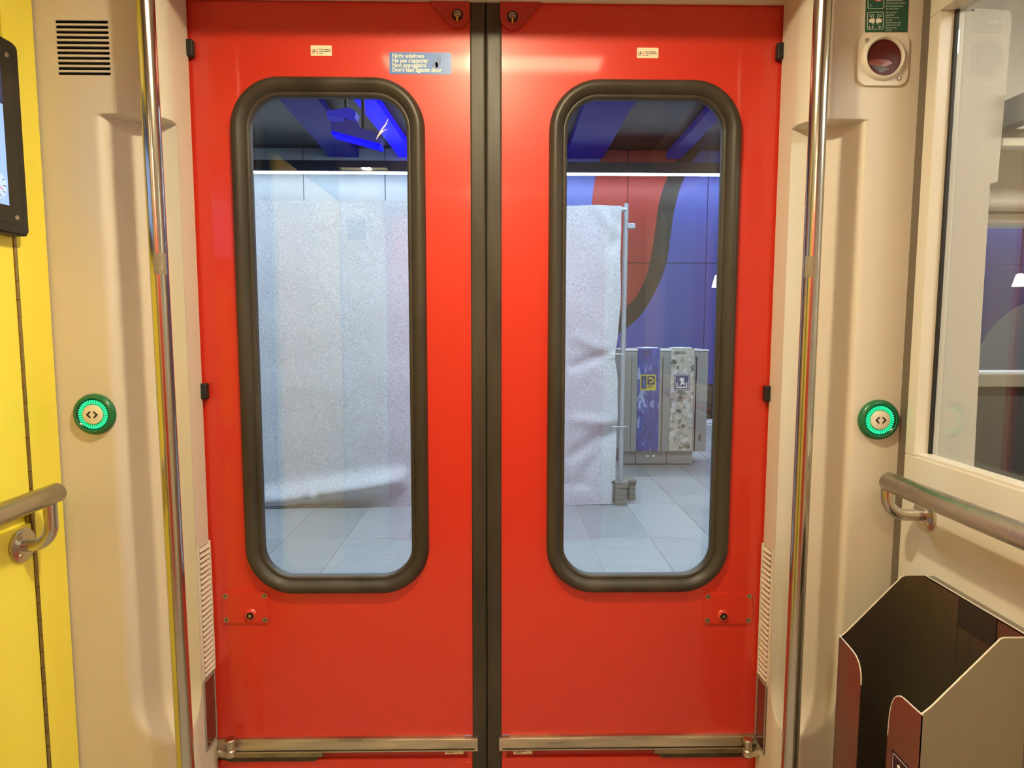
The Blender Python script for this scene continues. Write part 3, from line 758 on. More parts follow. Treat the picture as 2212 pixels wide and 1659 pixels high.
# front flanges either side of the slot
far = [(-YFAR, ZB), (-1.130, ZB), (-1.128, .690), (-1.129, .706), (-1.133, .719), (-1.139, .728), (-1.148, .7345), (-1.160, .7385), (-YFAR, ZLOW - .002)]
near = [(-YN, ZB), (-YN, .739), (-.970, .7385), (-1.006, .7383), (-1.013, .7368), (-1.021, .7325), (-1.029, .7245), (-1.035, .711), (-1.0395, .690), (-1.041, .650), (-1.042, ZB)]
obj('front_flange', plate(far, (), T, RIGHTW((XFR + T, 0, 0))), BINSTEEL, bin_)
nf = obj('front_flange', plate(near, (), T, RIGHTW((XFR + T, 0, 0))), BINSTEEL, bin_)
RIMM = mat('rim_highlight', (.85, .80, .70), .45, .4)  # pale colour paints the highlights along the bin rim
def rim(pts): return tube(pts, .0013, 6)
obj('pale_rim', rim([(XBK - .042, YFAR - T / 2, ZTOP), (XBK - .048, YFAR - T / 2, ZTOP - .002), (XFR + .014, YFAR - T / 2, ZLOW + .006), (XFR + .005, YFAR - T / 2, ZLOW - .002), (XFR, YFAR - T / 2, ZLOW - .006)] + [(XFR + T / 2, -p[0], p[1]) for p in far[:1:-1]]), RIMM, bin_, True)
obj('pale_rim', rim([(XFR + T / 2, -p[0], p[1]) for p in near[:0:-1][1:]] + [(XFR, YN + T / 2, ZLOW - .006), (XFR + .005, YN + T / 2, ZLOW - .002), (XFR + .014, YN + T / 2, ZLOW + .006), (XBK - .048, YN + T / 2, ZTOP - .002), (XBK - .042, YN + T / 2, ZTOP), (XBK, YN + T / 2, ZTOP)]), RIMM, bin_, True)
obj('pale_rim', rim([(XBK, YFAR, ZTOP), (XBK, YN, ZTOP)]), RIMM, bin_, True)
obj('floor_panel', box(XFR, XBK, YN, YFAR, ZB, ZB + .002), BINSTEEL, bin_)
p = PX(1927, 1617, XFR)
MS = RIGHTW((XFR, p.y, p.z))
st = obj('sticker', plate(rrect(0, .072, -.072, 0, .002, 3), (), .0005, MS), mat('dark_violet_sticker', (.020, .013, .024), .35), bin_, label='dark square litter pictogram sticker')
obj('sticker_outline', plate(rrect(.004, .068, -.068, -.004, .003, 3), [rrect(.0048, .0672, -.0672, -.0048, .0025, 3)[::-1]], .0003, MS, None, .0005), WHITEP, st)
obj('pictogram', join(plate([(.016, -.018), (.022, -.014), (.034, -.026), (.044, -.030), (.044, -.036), (.030, -.034), (.024, -.028)], (), .0003, MS, None, .0005), plate([(.02, -.058), (.052, -.058), (.055, -.042), (.051, -.042), (.049, -.054), (.023, -.054), (.021, -.042), (.017, -.042)], (), .0003, MS, None, .0005)), WHITEP, st)

# --- ceiling lamps
def ceiling_lamp(x0, x1, y0, y1, z, spot, r_, m, dm, label):
    """long fixture: framed diffuser with one compact LED lens"""
    r = thing('ceiling_light', label, 'light', ((x0 + x1) / 2, (y0 + y1) / 2, z), 'long ceiling lights of the vestibule')
    obj('housing', box(x0 - .014, x1 + .014, y0 - .014, y1 + .014, z + .012, 2.325, .004), CEILM, r)
    DN = Matrix(((1, 0, 0, 0), (0, -1, 0, 0), (0, 0, -1, z + .014), (0, 0, 0, 1)))
    obj('frame', plate(rrect(x0 - .014, x1 + .014, -y1 - .014, -y0 + .014, .006), [rrect(x0, x1, -y1, -y0, .004)[::-1]], .014, DN), CEILM, r)
    obj('diffuser', box(x0, x1, y0, y1, z + .009, z + .0121), dm, r)
    obj('led_lens', plate(circ(spot, -(y0 + y1) / 2, r_, 24), (), .001, Matrix(((1, 0, 0, 0), (0, -1, 0, 0), (0, 0, -1, z + .009), (0, 0, 0, 1)))), m, r)
ceiling_lamp(-.38, .33, .72, .855, 2.198, -.055, .034, LAMPX, LAMPM, 'long warm ceiling light just inside the red doors')
ceiling_lamp(-.38, .33, -.66, -.54, 2.06, -.085, .045, LAMPB, LAMPD, 'long warm ceiling light at the far side of the vestibule')
ceiling_lamp(-.88, -.62, -.66, -.60, 2.198, -.74, .028, LAMPB, LAMPD, 'short warm ceiling light above the yellow wall at the far side')

# ================================================================== SALOON BEHIND THE GLASS
sal = thing('wall_saloon', 'pale outer wall of the saloon with a dark window behind the glass', 'wall', (1.9, 1.55, 0), kind='structure')
YS = 1.62
def rect_at(u0, v0, u1, v1, Y): a, b = PY(u0, v0, Y), PY(u1, v1, Y); return a.x, b.x, b.z, a.z
zt_ = PY(2160, 485, YS).z; zb_ = PY(2160, 803, YS).z
obj('upper_panel', box(.90, 2.9, YS, YS + .06, zt_, 2.33), OFFWHITE, sal)
obj('lower_panel', box(.90, 2.9, YS, YS + .06, -.06, zb_), OFFWHITE, sal)
obj('window_pillar', box(.90, PY(2135, 600, YS).x - .06, YS, YS + .06, zb_, zt_), OFFWHITE, sal)
obj('window_pillar', box(2.55, 2.9, YS, YS + .06, zb_, zt_), OFFWHITE, sal)
obj('window_head_rail', box(.95, 2.9, YS - .02, YS + .01, zt_, PY(2160, 440, YS).z, .004), OFFWHITE, sal)
obj('head_groove', box(.95, 2.9, YS - .021, YS - .018, PY(2160, 462, YS).z - .004, PY(2160, 462, YS).z + .003), GREYP, sal)
obj('window_ledge', box(.95, 2.9, YS - .06, YS + .01, PY(2160, 832, YS).z, zb_, .004), GREYP, sal)
obj('lower_lining', box(.95, 2.9, YS - .03, YS, 0, PY(2160, 832, YS).z), DARKP, sal)
obj('window_glass', box(PY(2135, 600, YS).x - .06, 2.55, YS + .03, YS + .036, zb_, zt_), PANE, sal)
obj('rack_rail', box(1.05, 2.9, 1.38, 1.41, PY(2180, 322, 1.4).z, PY(2180, 302, 1.4).z, .003), OFFWHITE, sal)
one('luggage_rack', join(box(1.10, 2.5, 1.30, 1.60, PY(2190, 225, 1.45).z, PY(2190, 218, 1.45).z, .002), box(1.10, 1.13, 1.30, 1.60, PY(2190, 280, 1.45).z, PY(2190, 218, 1.45).z, .004), box(1.10, 2.5, 1.29, 1.31, PY(2190, 225, 1.45).z, PY(2190, 200, 1.45).z, .003)), GREYP, 'grey luggage rack seen high through the partition glass', 'rack')
# light grey draught panel right behind the glass, with a notch
Yp = 1.375
pts = [(2052, 1030), (2103, 1030), (2120, 700), (2139, 397), (2155, 392), (2186, 40), (2180, 22), (2105, 18), (2105, 24), (2066, 26)]
pts = [PY(u, v, Yp) for u, v in pts]; xl = XG + .02
L_ = [(xl, pts[0].z - .5), (pts[1].x - .01, pts[0].z - .5)] + [(p.x, p.z) for p in pts[1:9]] + [(xl, pts[9].z)]
one('draught_panel', plate(L_, (), .012, FRONT((0, Yp + .012, 0))), BEIGE, 'tall pale draught panel with a notched edge behind the glass', 'panel')
# seat back below the ledge
seat = thing('train_seat', 'dark fabric seat back seen low through the partition glass', 'seat', (1.6, 1.35, 0), None)
DF = mat('dark_seat_fabric', (.045, .045, .048), .85, var=.3, vscale=200)
obj('backrest', box(1.32, 1.78, 1.20, 1.30, .45, 1.20, .05, 4), DF, seat, True)
obj('cushion', box(1.32, 1.78, .75, 1.24, .36, .48, .04, 3), DF, seat, True)
obj('pedestal', box(1.45, 1.65, .85, 1.2, 0, .36, .01), GREYP, seat)
one('floor_saloon', box(.90, 2.9, -1.1, 1.62, -.06, 0), FLOORM, 'dark floor of the saloon', 'floor', kind='structure')
one('wall_saloon_back', box(.90, 2.9, -1.1, -1.04, 0, 2.33), OFFWHITE, 'pale rear wall of the saloon', 'wall', kind='structure')
one('wall_saloon_end', box(2.9, 2.96, -1.1, 1.62, 0, 2.33), OFFWHITE, 'pale end wall of the saloon', 'wall', kind='structure')
r = thing('saloon_light', 'ceiling light strip of the saloon', 'light', (1.7, .3, 2.25))
obj('housing', box(1.3, 2.6, .28, .47, 2.285, 2.32), CEILM, r); obj('diffuser', box(1.32, 2.58, .30, .45, 2.275, 2.285), LAMPS, r)

# ================================================================== STATION OUTSIDE
ZP = -.05; YH = 4.93; YEDGE = 9.6; YWALL = 12.6; ZC = 4.64
BLUEB = mat('blue_glow', (.0, .0, .04), .6, emit=(.0, .0, 1.0), strength=1.1, spec=.1)  # on beams, the glow stands in for blue light falling on them
BLUED = mat('dim_blue_beam', (.01, .01, .10), .6, emit=(.004, .004, .30), strength=.26, spec=.1)  # weak glow for beams that only catch blue light
# platform with slabs
pf = thing('floor_platform', 'grey stone slab platform outside the train', 'platform', (0, 5, ZP), kind='structure')
obj('slab_bed', box(-5, 6, 1.75, YEDGE, ZP - .2, ZP - .006), mat('slab_joint', (.50, .52, .53), .8), pf)
SL = [mat('grey_slab_%d' % i, c, .42, var=.12, vscale=9, stretch=(1, 4, 1), rvar=.12) for i, c in enumerate(((.33, .35, .36), (.30, .32, .33), (.36, .38, .39)))]
tw, tl = .40, .80
srcs = []
for i, m in enumerate(SL):
    srcs.append(None)
xo = PZ(790, 1105, ZP).x
for r_ in range(10):
    for c_ in range(-9, 12):
        x0 = xo + c_ * tw; y0 = 1.76 + r_ * tl - (.4 if c_ % 2 else 0) * 0
        if y0 + tl > YEDGE: continue
        k = random.randrange(3); cx, cy = x0 + tw / 2, y0 + tl / 2
        if srcs[k] is None:
            srcs[k] = (obj('slab', box(x0 + .003, x0 + tw - .003, y0 + .003, y0 + tl - .003, ZP - .03, ZP, .002, 1), SL[k], pf), cx, cy)
        else:
            s_, ax, ay = srcs[k]; twin(s_, pf, (cx - ax, cy - ay, random.uniform(-.0006, .0006)))
obj('edge_line', box(-5, 6, YEDGE - .45, YEDGE - .30, ZP, ZP + .004), mat('white_line', (.75, .76, .76), .6), pf)
one('track_bed', box(-8, 9, YEDGE, YWALL + .1, -1.2, -1.0), DARKP, 'dark track bed beyond the platform edge', 'track bed', kind='structure')

# art wall across the tracks
def art_material():
    m = bpy.data.materials.new('printed_art_panel'); m.use_nodes = True; nt = m.node_tree; b = nt.nodes['Principled BSDF']
    b.inputs['Roughness'].default_value = .45
    g = nt.nodes.new('ShaderNodeNewGeometry'); sp = nt.nodes.new('ShaderNodeSeparateXYZ'); nt.links.new(g.outputs['Position'], sp.inputs[0])
    X, Z = sp.outputs['X'], sp.outputs['Z']
    z0, z1, x0, x1 = 1.0, 6.0, -1.0, 5.0
    def mr(sock, a, b_, c, d):
        n = nt.nodes.new('ShaderNodeMapRange'); n.inputs['From Min'].default_value = a; n.inputs['From Max'].default_value = b_
        n.inputs['To Min'].default_value = c; n.inputs['To Max'].default_value = d; nt.links.new(sock, n.inputs['Value']); return n.outputs[0]
    zn = mr(Z, z0, z1, 0, 1)
    def edge(px):
        n = nt.nodes.new('ShaderNodeFloatCurve'); cv = n.mapping.curves[0]
        pts = sorted(((PY(u, v, YWALL).z - z0) / (z1 - z0), (PY(u, v, YWALL).x - x0) / (x1 - x0)) for u, v in px)
        while len(cv.points) < len(pts): cv.points.new(.5, .5)
        for q, p in zip(cv.points, pts): q.location = p
        n.mapping.update(); nt.links.new(zn, n.inputs['Value']); e = mr(n.outputs[0], 0, 1, x0, x1)
        d = nt.nodes.new('ShaderNodeMath'); d.operation = 'GREATER_THAN'; nt.links.new(X, d.inputs[0]); nt.links.new(e, d.inputs[1]); return d.outputs[0]
    L = edge([(1500, 250), (1474, 320), (1442, 382), (1425, 432), (1415, 498), (1404, 564), (1389, 614), (1359, 657), (1290, 690)])
    R = edge([(1560, 250), (1514, 320), (1478, 385), (1458, 448), (1448, 514), (1438, 574), (1418, 624), (1372, 693), (1300, 740)])
    K = edge([(1330, 250), (1300, 330), (1286, 385), (1279, 438), (1285, 560), (1300, 690)])
    P = edge([(1000, 250), (1000, 500), (1000, 740)])
    def mix(f, a, bcol):
        n = nt.nodes.new('ShaderNodeMix'); n.data_type = 'RGBA'; nt.links.new(f, n.inputs['Factor'])
        for s, c in (('A', a), ('B', bcol)):
            i = [q for q in n.inputs if q.name == s and q.type == 'RGBA'][0]
            if isinstance(c, tuple): i.default_value = c + (1,)
            else: nt.links.new(c, i)
        return [q for q in n.outputs if q.type == 'RGBA'][0]
    c = mix(P, (.66, .72, .76), (.17, .22, .66))
    c = mix(K, c, (.52, .045, .035)); c = mix(L, c, (.015, .016, .020)); c = mix(R, c, (.10, .13, .56))
    q = PY(2268, 812, YWALL); vd = nt.nodes.new('ShaderNodeVectorMath'); vd.operation = 'DISTANCE'; vd.inputs[1].default_value = (q.x, YWALL, q.z)
    nt.links.new(g.outputs['Position'], vd.inputs[0]); lt = nt.nodes.new('ShaderNodeMath'); lt.operation = 'LESS_THAN'; lt.inputs[1].default_value = 1.55
    nt.links.new(vd.outputs['Value'], lt.inputs[0]); c = mix(lt.outputs[0], c, (.50, .60, .64))
    nt.links.new(c, b.inputs['Base Color']); return m
ART = art_material()
aw = thing('wall_station', 'station wall across the tracks with blue, red and black painted panels', 'wall', (0, YWALL, 0), kind='structure')
obj('wall_core', box(-9, 14.5, YWALL + .03, YWALL + .1, -1.2, ZC + .6), DARKP, aw)
zj = PY(1400, 568, YWALL).z; zlow = PY(1540, 830, YWALL).z
jx = PY(1356, 420, YWALL).x; pw = (jx - PY(832, 410, YWALL).x) / 3
for k in range(-6, 9):
    for za, zb_ in ((zlow, zj), (zj, ZC + .5)):
        obj('wall_panel', box(jx + k * pw + .008, jx + (k + 1) * pw - .008, YWALL, YWALL + .03, za + .008, zb_ - .008), ART, aw)
# platform canopy
ceil2 = one('ceiling_station', box(-9, 10, 2.2, YWALL + .1, ZC + .45, ZC + .6), mat('black_station_ceiling', (.03, .03, .034), .7), 'dark station ceiling over the platform', 'ceiling', kind='structure')
one('ceiling_canopy', box(-7, 12, 5.2, YWALL - .05, ZC, ZC + .05), mat('ribbed_dark_ceiling', (.016, .016, .022), .6, var=.25, vscale=10, stretch=(.02, 3, 1)), 'dark ribbed canopy ceiling seen at the top of the door windows', 'ceiling', kind='structure')
# dark beam and tube row above the tracks
YBM = 11.9
zb0, zb1 = PY(1400, 374, YBM).z, PY(1400, 350, YBM).z
one('track_beam', box(-8, 14, YBM, YBM + .12, zb0, zb1, .01), mat('dark_beam', (.045, .045, .055), .6), 'dark beam carrying the row of tube lights across the tracks', 'beam')
ztb = zb0 - .018; ORD = 'first second third fourth fifth sixth seventh eighth ninth tenth eleventh twelfth thirteenth'.split()
for k in range(-4, 9):
    b = tube([(k * 1.5 + .01, YBM + .03, ztb), (k * 1.5 + 1.49, YBM + .03, ztb)], .022, 10)
    one('tube_light', b, TUBE, 'white fluorescent tube under the track beam, %s from the left' % ORD[k + 4], 'tube light', 'tube lights under the track beam')
# beams under the ceiling, the blue light on them put in as glow
def beam(uv, z, wid, m, label, th=.12):
    p0, p1 = PZ(*uv[0], z), PZ(*uv[1], z); d = (p1 - p0).normalized(); p1 = p0 + d * ((YWALL - .06 - p0.y) / d.y); n = Vector((-d.y, d.x, 0)) * wid / 2
    bm = bmesh.new(); A = []
    for zz in (z, z + th): A.append([bm.verts.new((q.x, q.y, zz)) for q in (p0 - n, p1 - n, p1 + n, p0 + n)])
    a, b = A
    for f in ((a[0], a[1], a[2], a[3]), (b[3], b[2], b[1], b[0])): bm.faces.new(f)
    for i in range(4): j = (i + 1) % 4; bm.faces.new((a[i], b[i], b[j], a[j]))
    bmesh.ops.recalc_face_normals(bm, faces=bm.faces)
    return one('ceiling_beam', bm, m, label, 'beam')
beam(((772, 195), (884, 345)), ZC - .16, .30, BLUEB, 'bright blue lit beam crossing the top of the left door window')
beam(((630, 195), (705, 290)), ZC - .16, .55, BLUED, 'broad dim blue beam at the top left of the left door window')
beam(((1330, 195), (1265, 335)), ZC - .16, .70, BLUED, 'dim blue beam at the top left of the right door window')
beam(((1565, 225), (1462, 335)), ZC - .16, .26, BLUED, 'thin dim blue beam at the top right of the right door window')
# hanging sign box with blue light
YSG = 7.2
q = [PY(u, v, YSG) for u, v in ((717, 262), (720, 288), (824, 316), (826, 262))]
sgn = thing('hanging_sign', 'tilted dark sign box with blue light edge hanging in the left door window', 'sign', (q[0].x, YSG, q[1].z))
def prism(pts, y0, y1):
    bm = bmesh.new(); a = [bm.verts.new((p.x, y0, p.z)) for p in pts]; b = [bm.verts.new((p.x, y1, p.z)) for p in pts]
    bm.faces.new(a); bm.faces.new(b[::-1])
    for i in range(len(a)): j = (i + 1) % len(a); bm.faces.new((a[i], b[i], b[j], a[j]))
    bmesh.ops.recalc_face_normals(bm, faces=bm.faces); return bm
pp = lambda *uv: [PY(u, v, YSG) for u, v in uv]
obj('sign_body', prism(pp((715, 262), (716, 288), (818, 314), (826, 300), (812, 285), (775, 275), (770, 262), (745, 258), (742, 264)), YSG, YSG + .18), mat('dark_blue_sign', (.02, .02, .16), .4, emit=(.01, .01, .30), strength=.35), sgn)
obj('light_edge', prism(pp((718, 284), (717, 290), (821, 319), (823, 312)), YSG - .03, YSG + .18), BLUEB, sgn)
obj('lamp_housing', prism(pp((704, 238), (704, 250), (765, 252), (768, 240), (752, 231)), YSG + .02, YSG + .2), mat('blue_glow_housing', (.02, .02, .2), .4, emit=(.01, .01, .7), strength=.5), sgn)
for u in (748, 785):
    p = PY(u, 280, YSG + .1); obj('hanger', tube([p, (p.x, p.y, ZC + .46)], .02, 8), BLACK, sgn)

# --- platform luminaires above the view
for grp, y, z, hw, rows in (('above the hoarding', 3.3, 3.7, 1.0, ((-2.4, 'left'), (.1, 'middle'), (2.6, 'right'))), ('behind the hoarding', 7.6, 4.3, .9, ((-1.5, 'left'), (1.5, 'middle'), (4.0, 'right')))):
    for xx, side in rows:
        r = thing('platform_light', 'long cool platform light hanging %s, the %s one of three' % (grp, side), 'light', (xx, y, z), 'platform lights ' + grp)
        obj('housing', box(xx - hw, xx + hw, y - .08, y + .08, z + .02, z + .08, .01), DARKP, r); obj('diffuser', box(xx - hw + .02, xx + hw - .02, y - .06, y + .06, z, z + .02), TUBEP, r)
        for dx in (-.6, .6): obj('hanger', tube([(xx + dx, y, z + .07), (xx + dx, y, ZC + .46)], .01, 8), BLACK, r)

# --- fleece hoarding
FLEECE = mat('white_fleece', (.60, .62, .65), .95, var=.27, vscale=120, bump=.4, bscale=150)
hd = thing('fabric_hoarding', 'hoarding of grey white fleece sheets across the platform', 'hoarding', (-.5, YH, ZP))
def fold(x, z, ax, az, bx, bz, w, h):
    vx, vz = bx - ax, bz - az; L2 = vx * vx + vz * vz; t = max(0, min(1, ((x - ax) * vx + (z - az) * vz) / L2))
    d = math.hypot(x - ax - t * vx, z - az - t * vz); return h * math.exp(-(d / w) ** 2) * (math.sin(math.pi * min(1, max(.02, t + .1) )) ** .3)
xr_ = PY(1330, 760, YH).x; zl0 = PY(560, 432, YH).z; zr0 = PY(1300, 446, YH).z
P_ = lambda u, v: (PY(u, v, YH).x, PY(u, v, YH).z)
FO = [(P_(560, 1080), P_(700, 1062), .07, -.10), (P_(690, 1062), P_(900, 1028), .07, -.12), (P_(1325, 760), P_(1215, 800), .045, .022), (P_(1325, 765), P_(1225, 720), .045, -.016),
      (P_(1335, 920), P_(1215, 1000), .06, .030), (P_(1335, 915), P_(1215, 905), .05, -.022), (P_(1330, 925), P_(1240, 1060), .06, .022), (P_(1340, 470), P_(1310, 560), .04, .018), (P_(1290, 450), P_(1335, 520), .04, -.018), (P_(1215, 1045), P_(1290, 1050), .04, .014)]
def cloth(x, z):
    y = YH + .035 * noise.noise((x * 1.1, z * .7, 2)) + .012 * noise.noise((x * 4, z * 3, 5)) + .003 * noise.noise((x * 14, z * 11, 8))
    for a, b, w_, h_ in FO: y += fold(x, z, a[0], a[1], b[0], b[1], w_, h_)
    return y
def sheet(x0, x1, nx, ztop, zbot, dy=0):
    def fn(x, t):
        za, zb2 = ztop(x), zbot(x); z = zb2 + (za - zb2) * t
        xe = x
        if x > xr_ - .12:                                      # ragged right edge pulled by the ties
            k = (x - (xr_ - .12)) / .12; xe = x + k * (.02 * noise.noise((7, z * 2.2, 1)) - .02 * math.exp(-((z - 1.10) / .10) ** 2) + .02 - (.035 if z < .15 else 0))
        return (xe, cloth(x, z) + dy, z)
    return grid(lsp(x0, x1, nx), lsp(0, 1, 120), fn)
xm = PY(1048, 700, YH).x
bm = sheet(-3.0, xm, 150, lambda x: zl0 + .012 * noise.noise((x * 3, 0, 4)), lambda x: ZP + .002 + .012 * abs(noise.noise((x * 1.5, 1, 4))))
obj('fleece_sheet', bm, FLEECE, hd, True, angle=180)
bm = sheet(xm - .03, xr_, 90, lambda x: zr0 + .010 * noise.noise((x * 4, 0, 6)) + .03 * max(0, (x - xr_ + .3)), lambda x: ZP + .004 + .05 * max(0, (x - .4)) * .5, -.01)
obj('fleece_sheet', bm, FLEECE, hd, True, angle=180)
GALV = mat('galvanised_tube', (.50, .54, .58), .5, .4)
pt, pb = PY(1353, 440, YH + .06), PY(1340, 1036, YH + .06); pb.z = ZP + .189
obj('end_post', tube([pb, (pb + pt) / 2, pt], .019, 16), GALV, hd, True)
cl = PY(1366, 489, YH + .06)
obj('tube_clamp', box(cl.x - .045, cl.x + .018, YH + .03, YH + .07, cl.z - .02, cl.z + .02, .006), GALV, hd)
for u, v in ((1330, 765), (1336, 922)):
    a = PY(u, v, YH - .02); obj('cable_tie', tube([a + Vector((-.05, 0, 0)), a + Vector((.01, -.02, .003)), a + Vector((.07, .03, -.004))], .004, 6), mat('white_tie', (.75, .77, .78), .5), hd)
top = PY(1335, 441, YH); obj('top_tube', tube([(-3, YH + .05, top.z - .02), (pt.x, YH + .05, top.z - .03)], .018, 10), GALV, hd, True)
# pallet foot
pa, pbb = PY(1336, 1040, YH - .05), PY(1376, 1092, YH - .05)
pal = thing('wooden_pallet', 'weathered wooden pallet end under the hoarding post', 'pallet', (pa.x, YH, ZP))
WOOD = mat('weathered_wood', (.22, .21, .19), .85, var=.35, vscale=14, stretch=(1, 6, 6))
zt3 = PZ(1340, 1041, 0).z
Yp0 = .02 + (EYE.z - ZP) / ((PY(1340, 1094, 1).z - EYE.z) * -1)
hz = .165
BX = pa.x - .012
obj('block', box(BX, BX + .088, Yp0, Yp0 + .14, ZP, ZP + hz - .026, .006), WOOD, pal)
obj('block', box(BX + .135, BX + .19, Yp0 + .16, Yp0 + .26, ZP, ZP + hz - .026, .006), WOOD, pal)
obj('board', box(BX - .004, BX + .094, Yp0 - .004, Yp0 + .28, ZP + hz - .026, ZP + hz, .004), WOOD, pal)
obj('board', box(BX - .004, BX + .195, Yp0 + .15, Yp0 + .27, ZP + hz - .026, ZP + hz - .001, .004), WOOD, pal)
obj('board', box(BX - .004, BX + .10, Yp0 - .004, Yp0 + .12, ZP + hz, ZP + hz + .022, .004), WOOD, pal)

# --- recycling station
YR = 6.35
a, b = PY(1345, 762, YR), PY(1525, 975, YR)
zt4 = PY(1430, 758, YR).z; zb4 = PY(1430, 976, YR).z
rb = thing('recycling_bin', 'grey two stream recycling bin with blue PET strip on the platform', 'recycling bin', ((a.x + b.x) / 2, YR + .2, ZP))
GP = mat('grey_bin_metal', (.33, .34, .33), .42, .2)
D4 = .42
obj('body', box(a.x, b.x, YR + .01, YR + D4, zb4, zt4, .006), GP, rb)
U = lambda u, v, y=0: PY(u, v, YR - y)
def fpanel(u0, u1, v0, v1, m, name, t=.012, label=None):
    p, q2 = PY(u0, v0, YR), PY(u1, v1, YR); return obj(name, box(p.x, q2.x, YR - t + .01, YR + .012, q2.z, p.z, .002), m, rb, label=label)
fpanel(1345, 1362, 770, 975, GP, 'front_panel'); fpanel(1364, 1429, 770, 975, GP, 'front_panel'); fpanel(1431, 1501, 770, 975, GP, 'front_panel'); fpanel(1503, 1524, 770, 975, GP, 'front_panel')
# waste photo strips (flat print)
def strip_mat(name, ramp, sc_, stretch):
    m = bpy.data.materials.new(name); m.use_nodes = True; nt = m.node_tree; b = nt.nodes['Principled BSDF']; b.inputs['Roughness'].default_value = .35
    g = nt.nodes.new('ShaderNodeNewGeometry'); mp = nt.nodes.new('ShaderNodeMapping'); mp.inputs['Scale'].default_value = stretch; mp.inputs['Rotation'].default_value = (0, .6, 0)
    v = nt.nodes.new('ShaderNodeTexVoronoi'); v.inputs['Scale'].default_value = sc_; v.feature = 'F1'; n = nt.nodes.new('ShaderNodeTexNoise'); n.inputs['Scale'].default_value = sc_ * 1.5; n.inputs['Distortion'].default_value = 1.5
    r = nt.nodes.new('ShaderNodeValToRGB'); mxx = nt.nodes.new('ShaderNodeMix'); mxx.data_type = 'FLOAT'; mxx.inputs[0].default_value = .5
    nt.links.new(g.outputs['Position'], mp.inputs[0]); nt.links.new(mp.outputs[0], v.inputs['Vector']); nt.links.new(mp.outputs[0], n.inputs['Vector'])
    sp = nt.nodes.new('ShaderNodeSeparateColor'); nt.links.new(v.outputs['Color'], sp.inputs[0])
    nt.links.new(sp.outputs[0], mxx.inputs[2]); nt.links.new(n.outputs['Fac'], mxx.inputs[3]); nt.links.new(mxx.outputs[0], r.inputs[0])
    el = r.color_ramp.elements
    while len(el) < len(ramp): el.new(.5)
    for e, (p, c) in zip(el, ramp): e.position = p; e.color = c + (1,)
    nt.links.new(r.outputs[0], b.inputs['Base Color']); return m
PETM = strip_mat('blue_bottle_print', [(0.2, (.01, .03, .22)), (.5, (.02, .07, .40)), (.66, (.03, .10, .48)), (.74, (.45, .55, .80))], 34, (1, 1, .35))
WASTE = strip_mat('crumpled_paper_print', [(.22, (.10, .09, .07)), (.36, (.42, .42, .34)), (.52, (.62, .60, .52)), (.62, (.55, .42, .30)), (.75, (.78, .78, .74))], 26, (1, 1, 1))
sp1 = fpanel(1378, 1421, 752, 974, PETM, 'print_strip', .016, 'blue bottle print strip'); sp2 = fpanel(1450, 1494, 752, 974, WASTE, 'print_strip', .016, 'crumpled paper print strip')
YQ = YR - .0062
def icon(u0, u1, v0, v1, parent, bg, fg, kind):
    p, q2 = PY(u0, v0, YR), PY(u1, v1, YR); w_ = q2.x - p.x; M = FRONT((p.x, YQ, q2.z))
    s = w_
    o = obj('pictogram', plate(rrect(0, s, 0, s, s * .04, 3), (), .002, M), bg, parent)
    M2 = M @ Matrix.Translation((0, 0, .002))
    if kind == 'pet':
        obj('pictogram_field', plate(rrect(.07 * s, .40 * s, .08 * s, .92 * s, 0), (), .001, M2), fg, o)
        obj('pictogram_field', plate(rrect(.45 * s, .93 * s, .36 * s, .92 * s, 0), (), .001, M2), fg, o)
        obj('bottle_shape', plate([(.15 * s, .14 * s), (.33 * s, .14 * s), (.33 * s, .6 * s), (.27 * s, .74 * s), (.27 * s, .86 * s), (.21 * s, .86 * s), (.21 * s, .74 * s), (.15 * s, .6 * s)], (), .001, M2, None, .001), mat('bottle_print_blue', (.05, .12, .45), .4), o)
        arc = [(.69 * s + .17 * s * math.cos(t), .64 * s + .17 * s * math.sin(t)) for t in lsp(-2.2, 2.4, 20)]
        arc += [(.69 * s + .09 * s * math.cos(t), .64 * s + .09 * s * math.sin(t)) for t in lsp(2.4, -2.2, 20)]
        obj('arrow_shape', join(plate(arc, (), .001, M2, None, .001), plate([(.50 * s, .78 * s), (.66 * s, .70 * s), (.68 * s, .88 * s)], (), .001, M2, None, .001)), bg, o)
        obj('lettering', text('PET', s * .30, M2, .46 * s, .10 * s, .001, bold=.001, sx=.82), mat('navy_print', (.012, .02, .12), .5), o)
    else:
        obj('pictogram_outline', plate(rrect(.05 * s, .95 * s, .05 * s, .95 * s, .02 * s), [rrect(.08 * s, .92 * s, .08 * s, .92 * s, .02 * s)[::-1]], .001, M2), fg, o)
        obj('litter_shape', join(plate([(.16 * s, .16 * s), (.84 * s, .16 * s), (.84 * s, .5 * s), (.77 * s, .5 * s), (.77 * s, .24 * s), (.23 * s, .24 * s), (.23 * s, .5 * s), (.16 * s, .5 * s)], (), .001, M2),
            plate([(.34 * s, .30 * s), (.42 * s, .30 * s), (.55 * s, .42 * s), (.66 * s, .32 * s), (.72 * s, .40 * s), (.60 * s, .56 * s), (.66 * s, .80 * s), (.40 * s, .80 * s), (.34 * s, .66 * s), (.46 * s, .56 * s)], (), .001, M2)), fg, o)
icon(1383, 1416, 810, 843, sp1, mat('yellow_print', (.75, .70, .04), .4), mat('navy_print', (.012, .02, .12), .5), 'pet')
icon(1456, 1489, 810, 843, sp2, mat('navy_icon', (.02, .025, .16), .4), WHITEP, 'waste')
p = PY(1399, 763, YR)
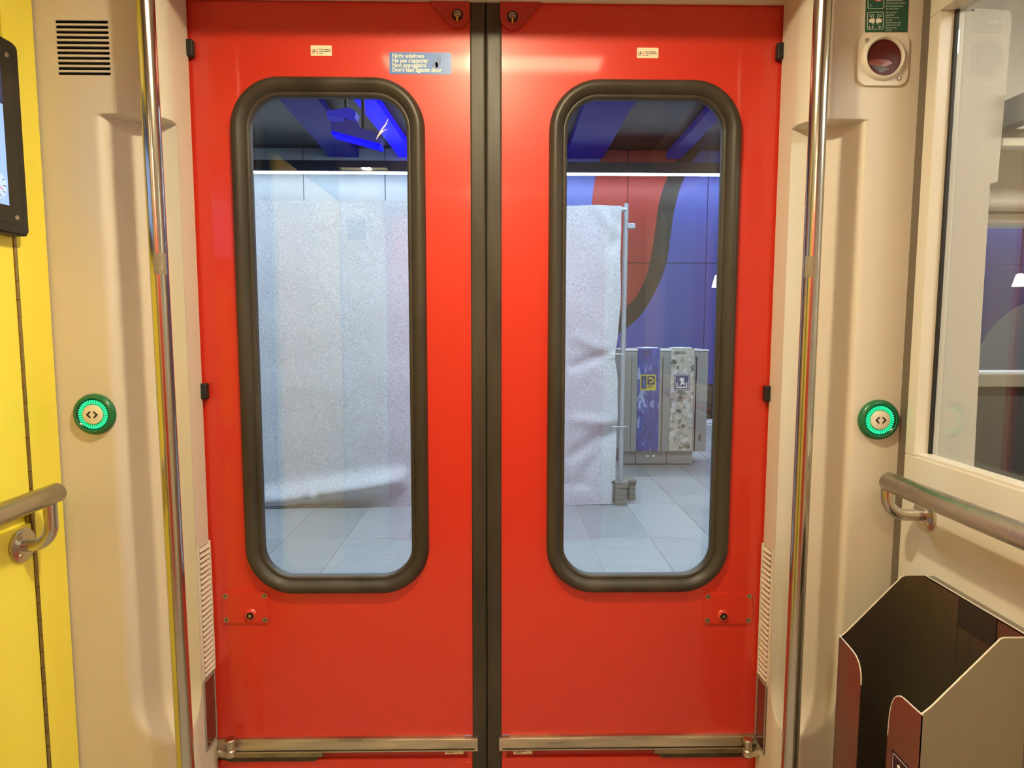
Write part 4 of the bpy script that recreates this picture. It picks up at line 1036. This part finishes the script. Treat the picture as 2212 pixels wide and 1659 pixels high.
obj('lettering', text('PET', .045, FRONT((p.x, YQ, p.z - .008)), 0, 0, .001, 'CENTER', bold=.001), INK, sp1)
p = PY(1471, 763, YR)
obj('lettering', text('ABFALL', .038, FRONT((p.x, YQ, p.z - .008)), 0, 0, .001, 'CENTER', bold=.001), INK, sp2)
obj('top_cover', box(a.x - .005, b.x + .003, YR - .004, YR + D4 + .01, zt4, zt4 + .012, .004), mat('pale_bin_top', (.62, .66, .68), .3, .3), rb)
for u in (1398, 1470):
    p = PY(u, 750, YR); obj('opening_ring', lathe([(.085, -.01), (.09, .012), (.10, .018), (.115, .012), (.118, 0)], Matrix.Translation((p.x * (YR + .2) / YR, YR + .2, zt4 + .012)), 32), mat('bright_ring', (.75, .80, .82), .25, .5), rb, True)
for u0, u1 in ((1345, 1372), (1373, 1439), (1440, 1495)):
    p, q2 = PY(u0 + .5, 978, YR + .04), PY(u1 - .5, 1006, YR + .04); obj('plinth_panel', box(p.x, q2.x, YR + .04, YR + .06, ZP + .012, zb4, .003), GP, rb)
obj('plinth', box(a.x + .01, PY(1495, 990, YR).x, YR + .06, YR + D4 - .03, ZP, zb4), DARKP, rb)
for u in (1399, 1412):
    p = PY(u, 985, YR + .04); obj('lock_stud', lathe([(0, .008), (.012, .006), (.014, 0)], FRONT((p.x, YR + .04, p.z)), 16), WHITEP, rb, True)
p = PY(1511, 945, YR); obj('side_latch', box(p.x - .012, p.x + .012, YR - .012, YR, p.z - .03, p.z + .03, .003), DARKP, rb)

# --- small made-up lamps far outside, standing in for lamp reflections
for u, v, lab in ((1552, 608, 'small white lamp added for a reflection at the right edge of the right door window'), (2203, 606, 'small white lamp added for a reflection seen through the saloon window')):
    p = PY(u, v, 11.0)
    r = thing('reflection_lamp', lab, 'lamp', p, 'white lamps added for reflections')
    obj('shade', lathe([(.03, .12), (.06, .10), (.11, -.10), (.0, -.10)], Matrix.Translation(p), 20), mat('reflection_glow', (.8, .8, .8), .5, emit=(1, .96, .85), strength=1.6), r, True)
    obj('cord', tube([p + Vector((0, 0, .12)), (p.x, p.y, ZC)], .008, 6), BLACK, r)
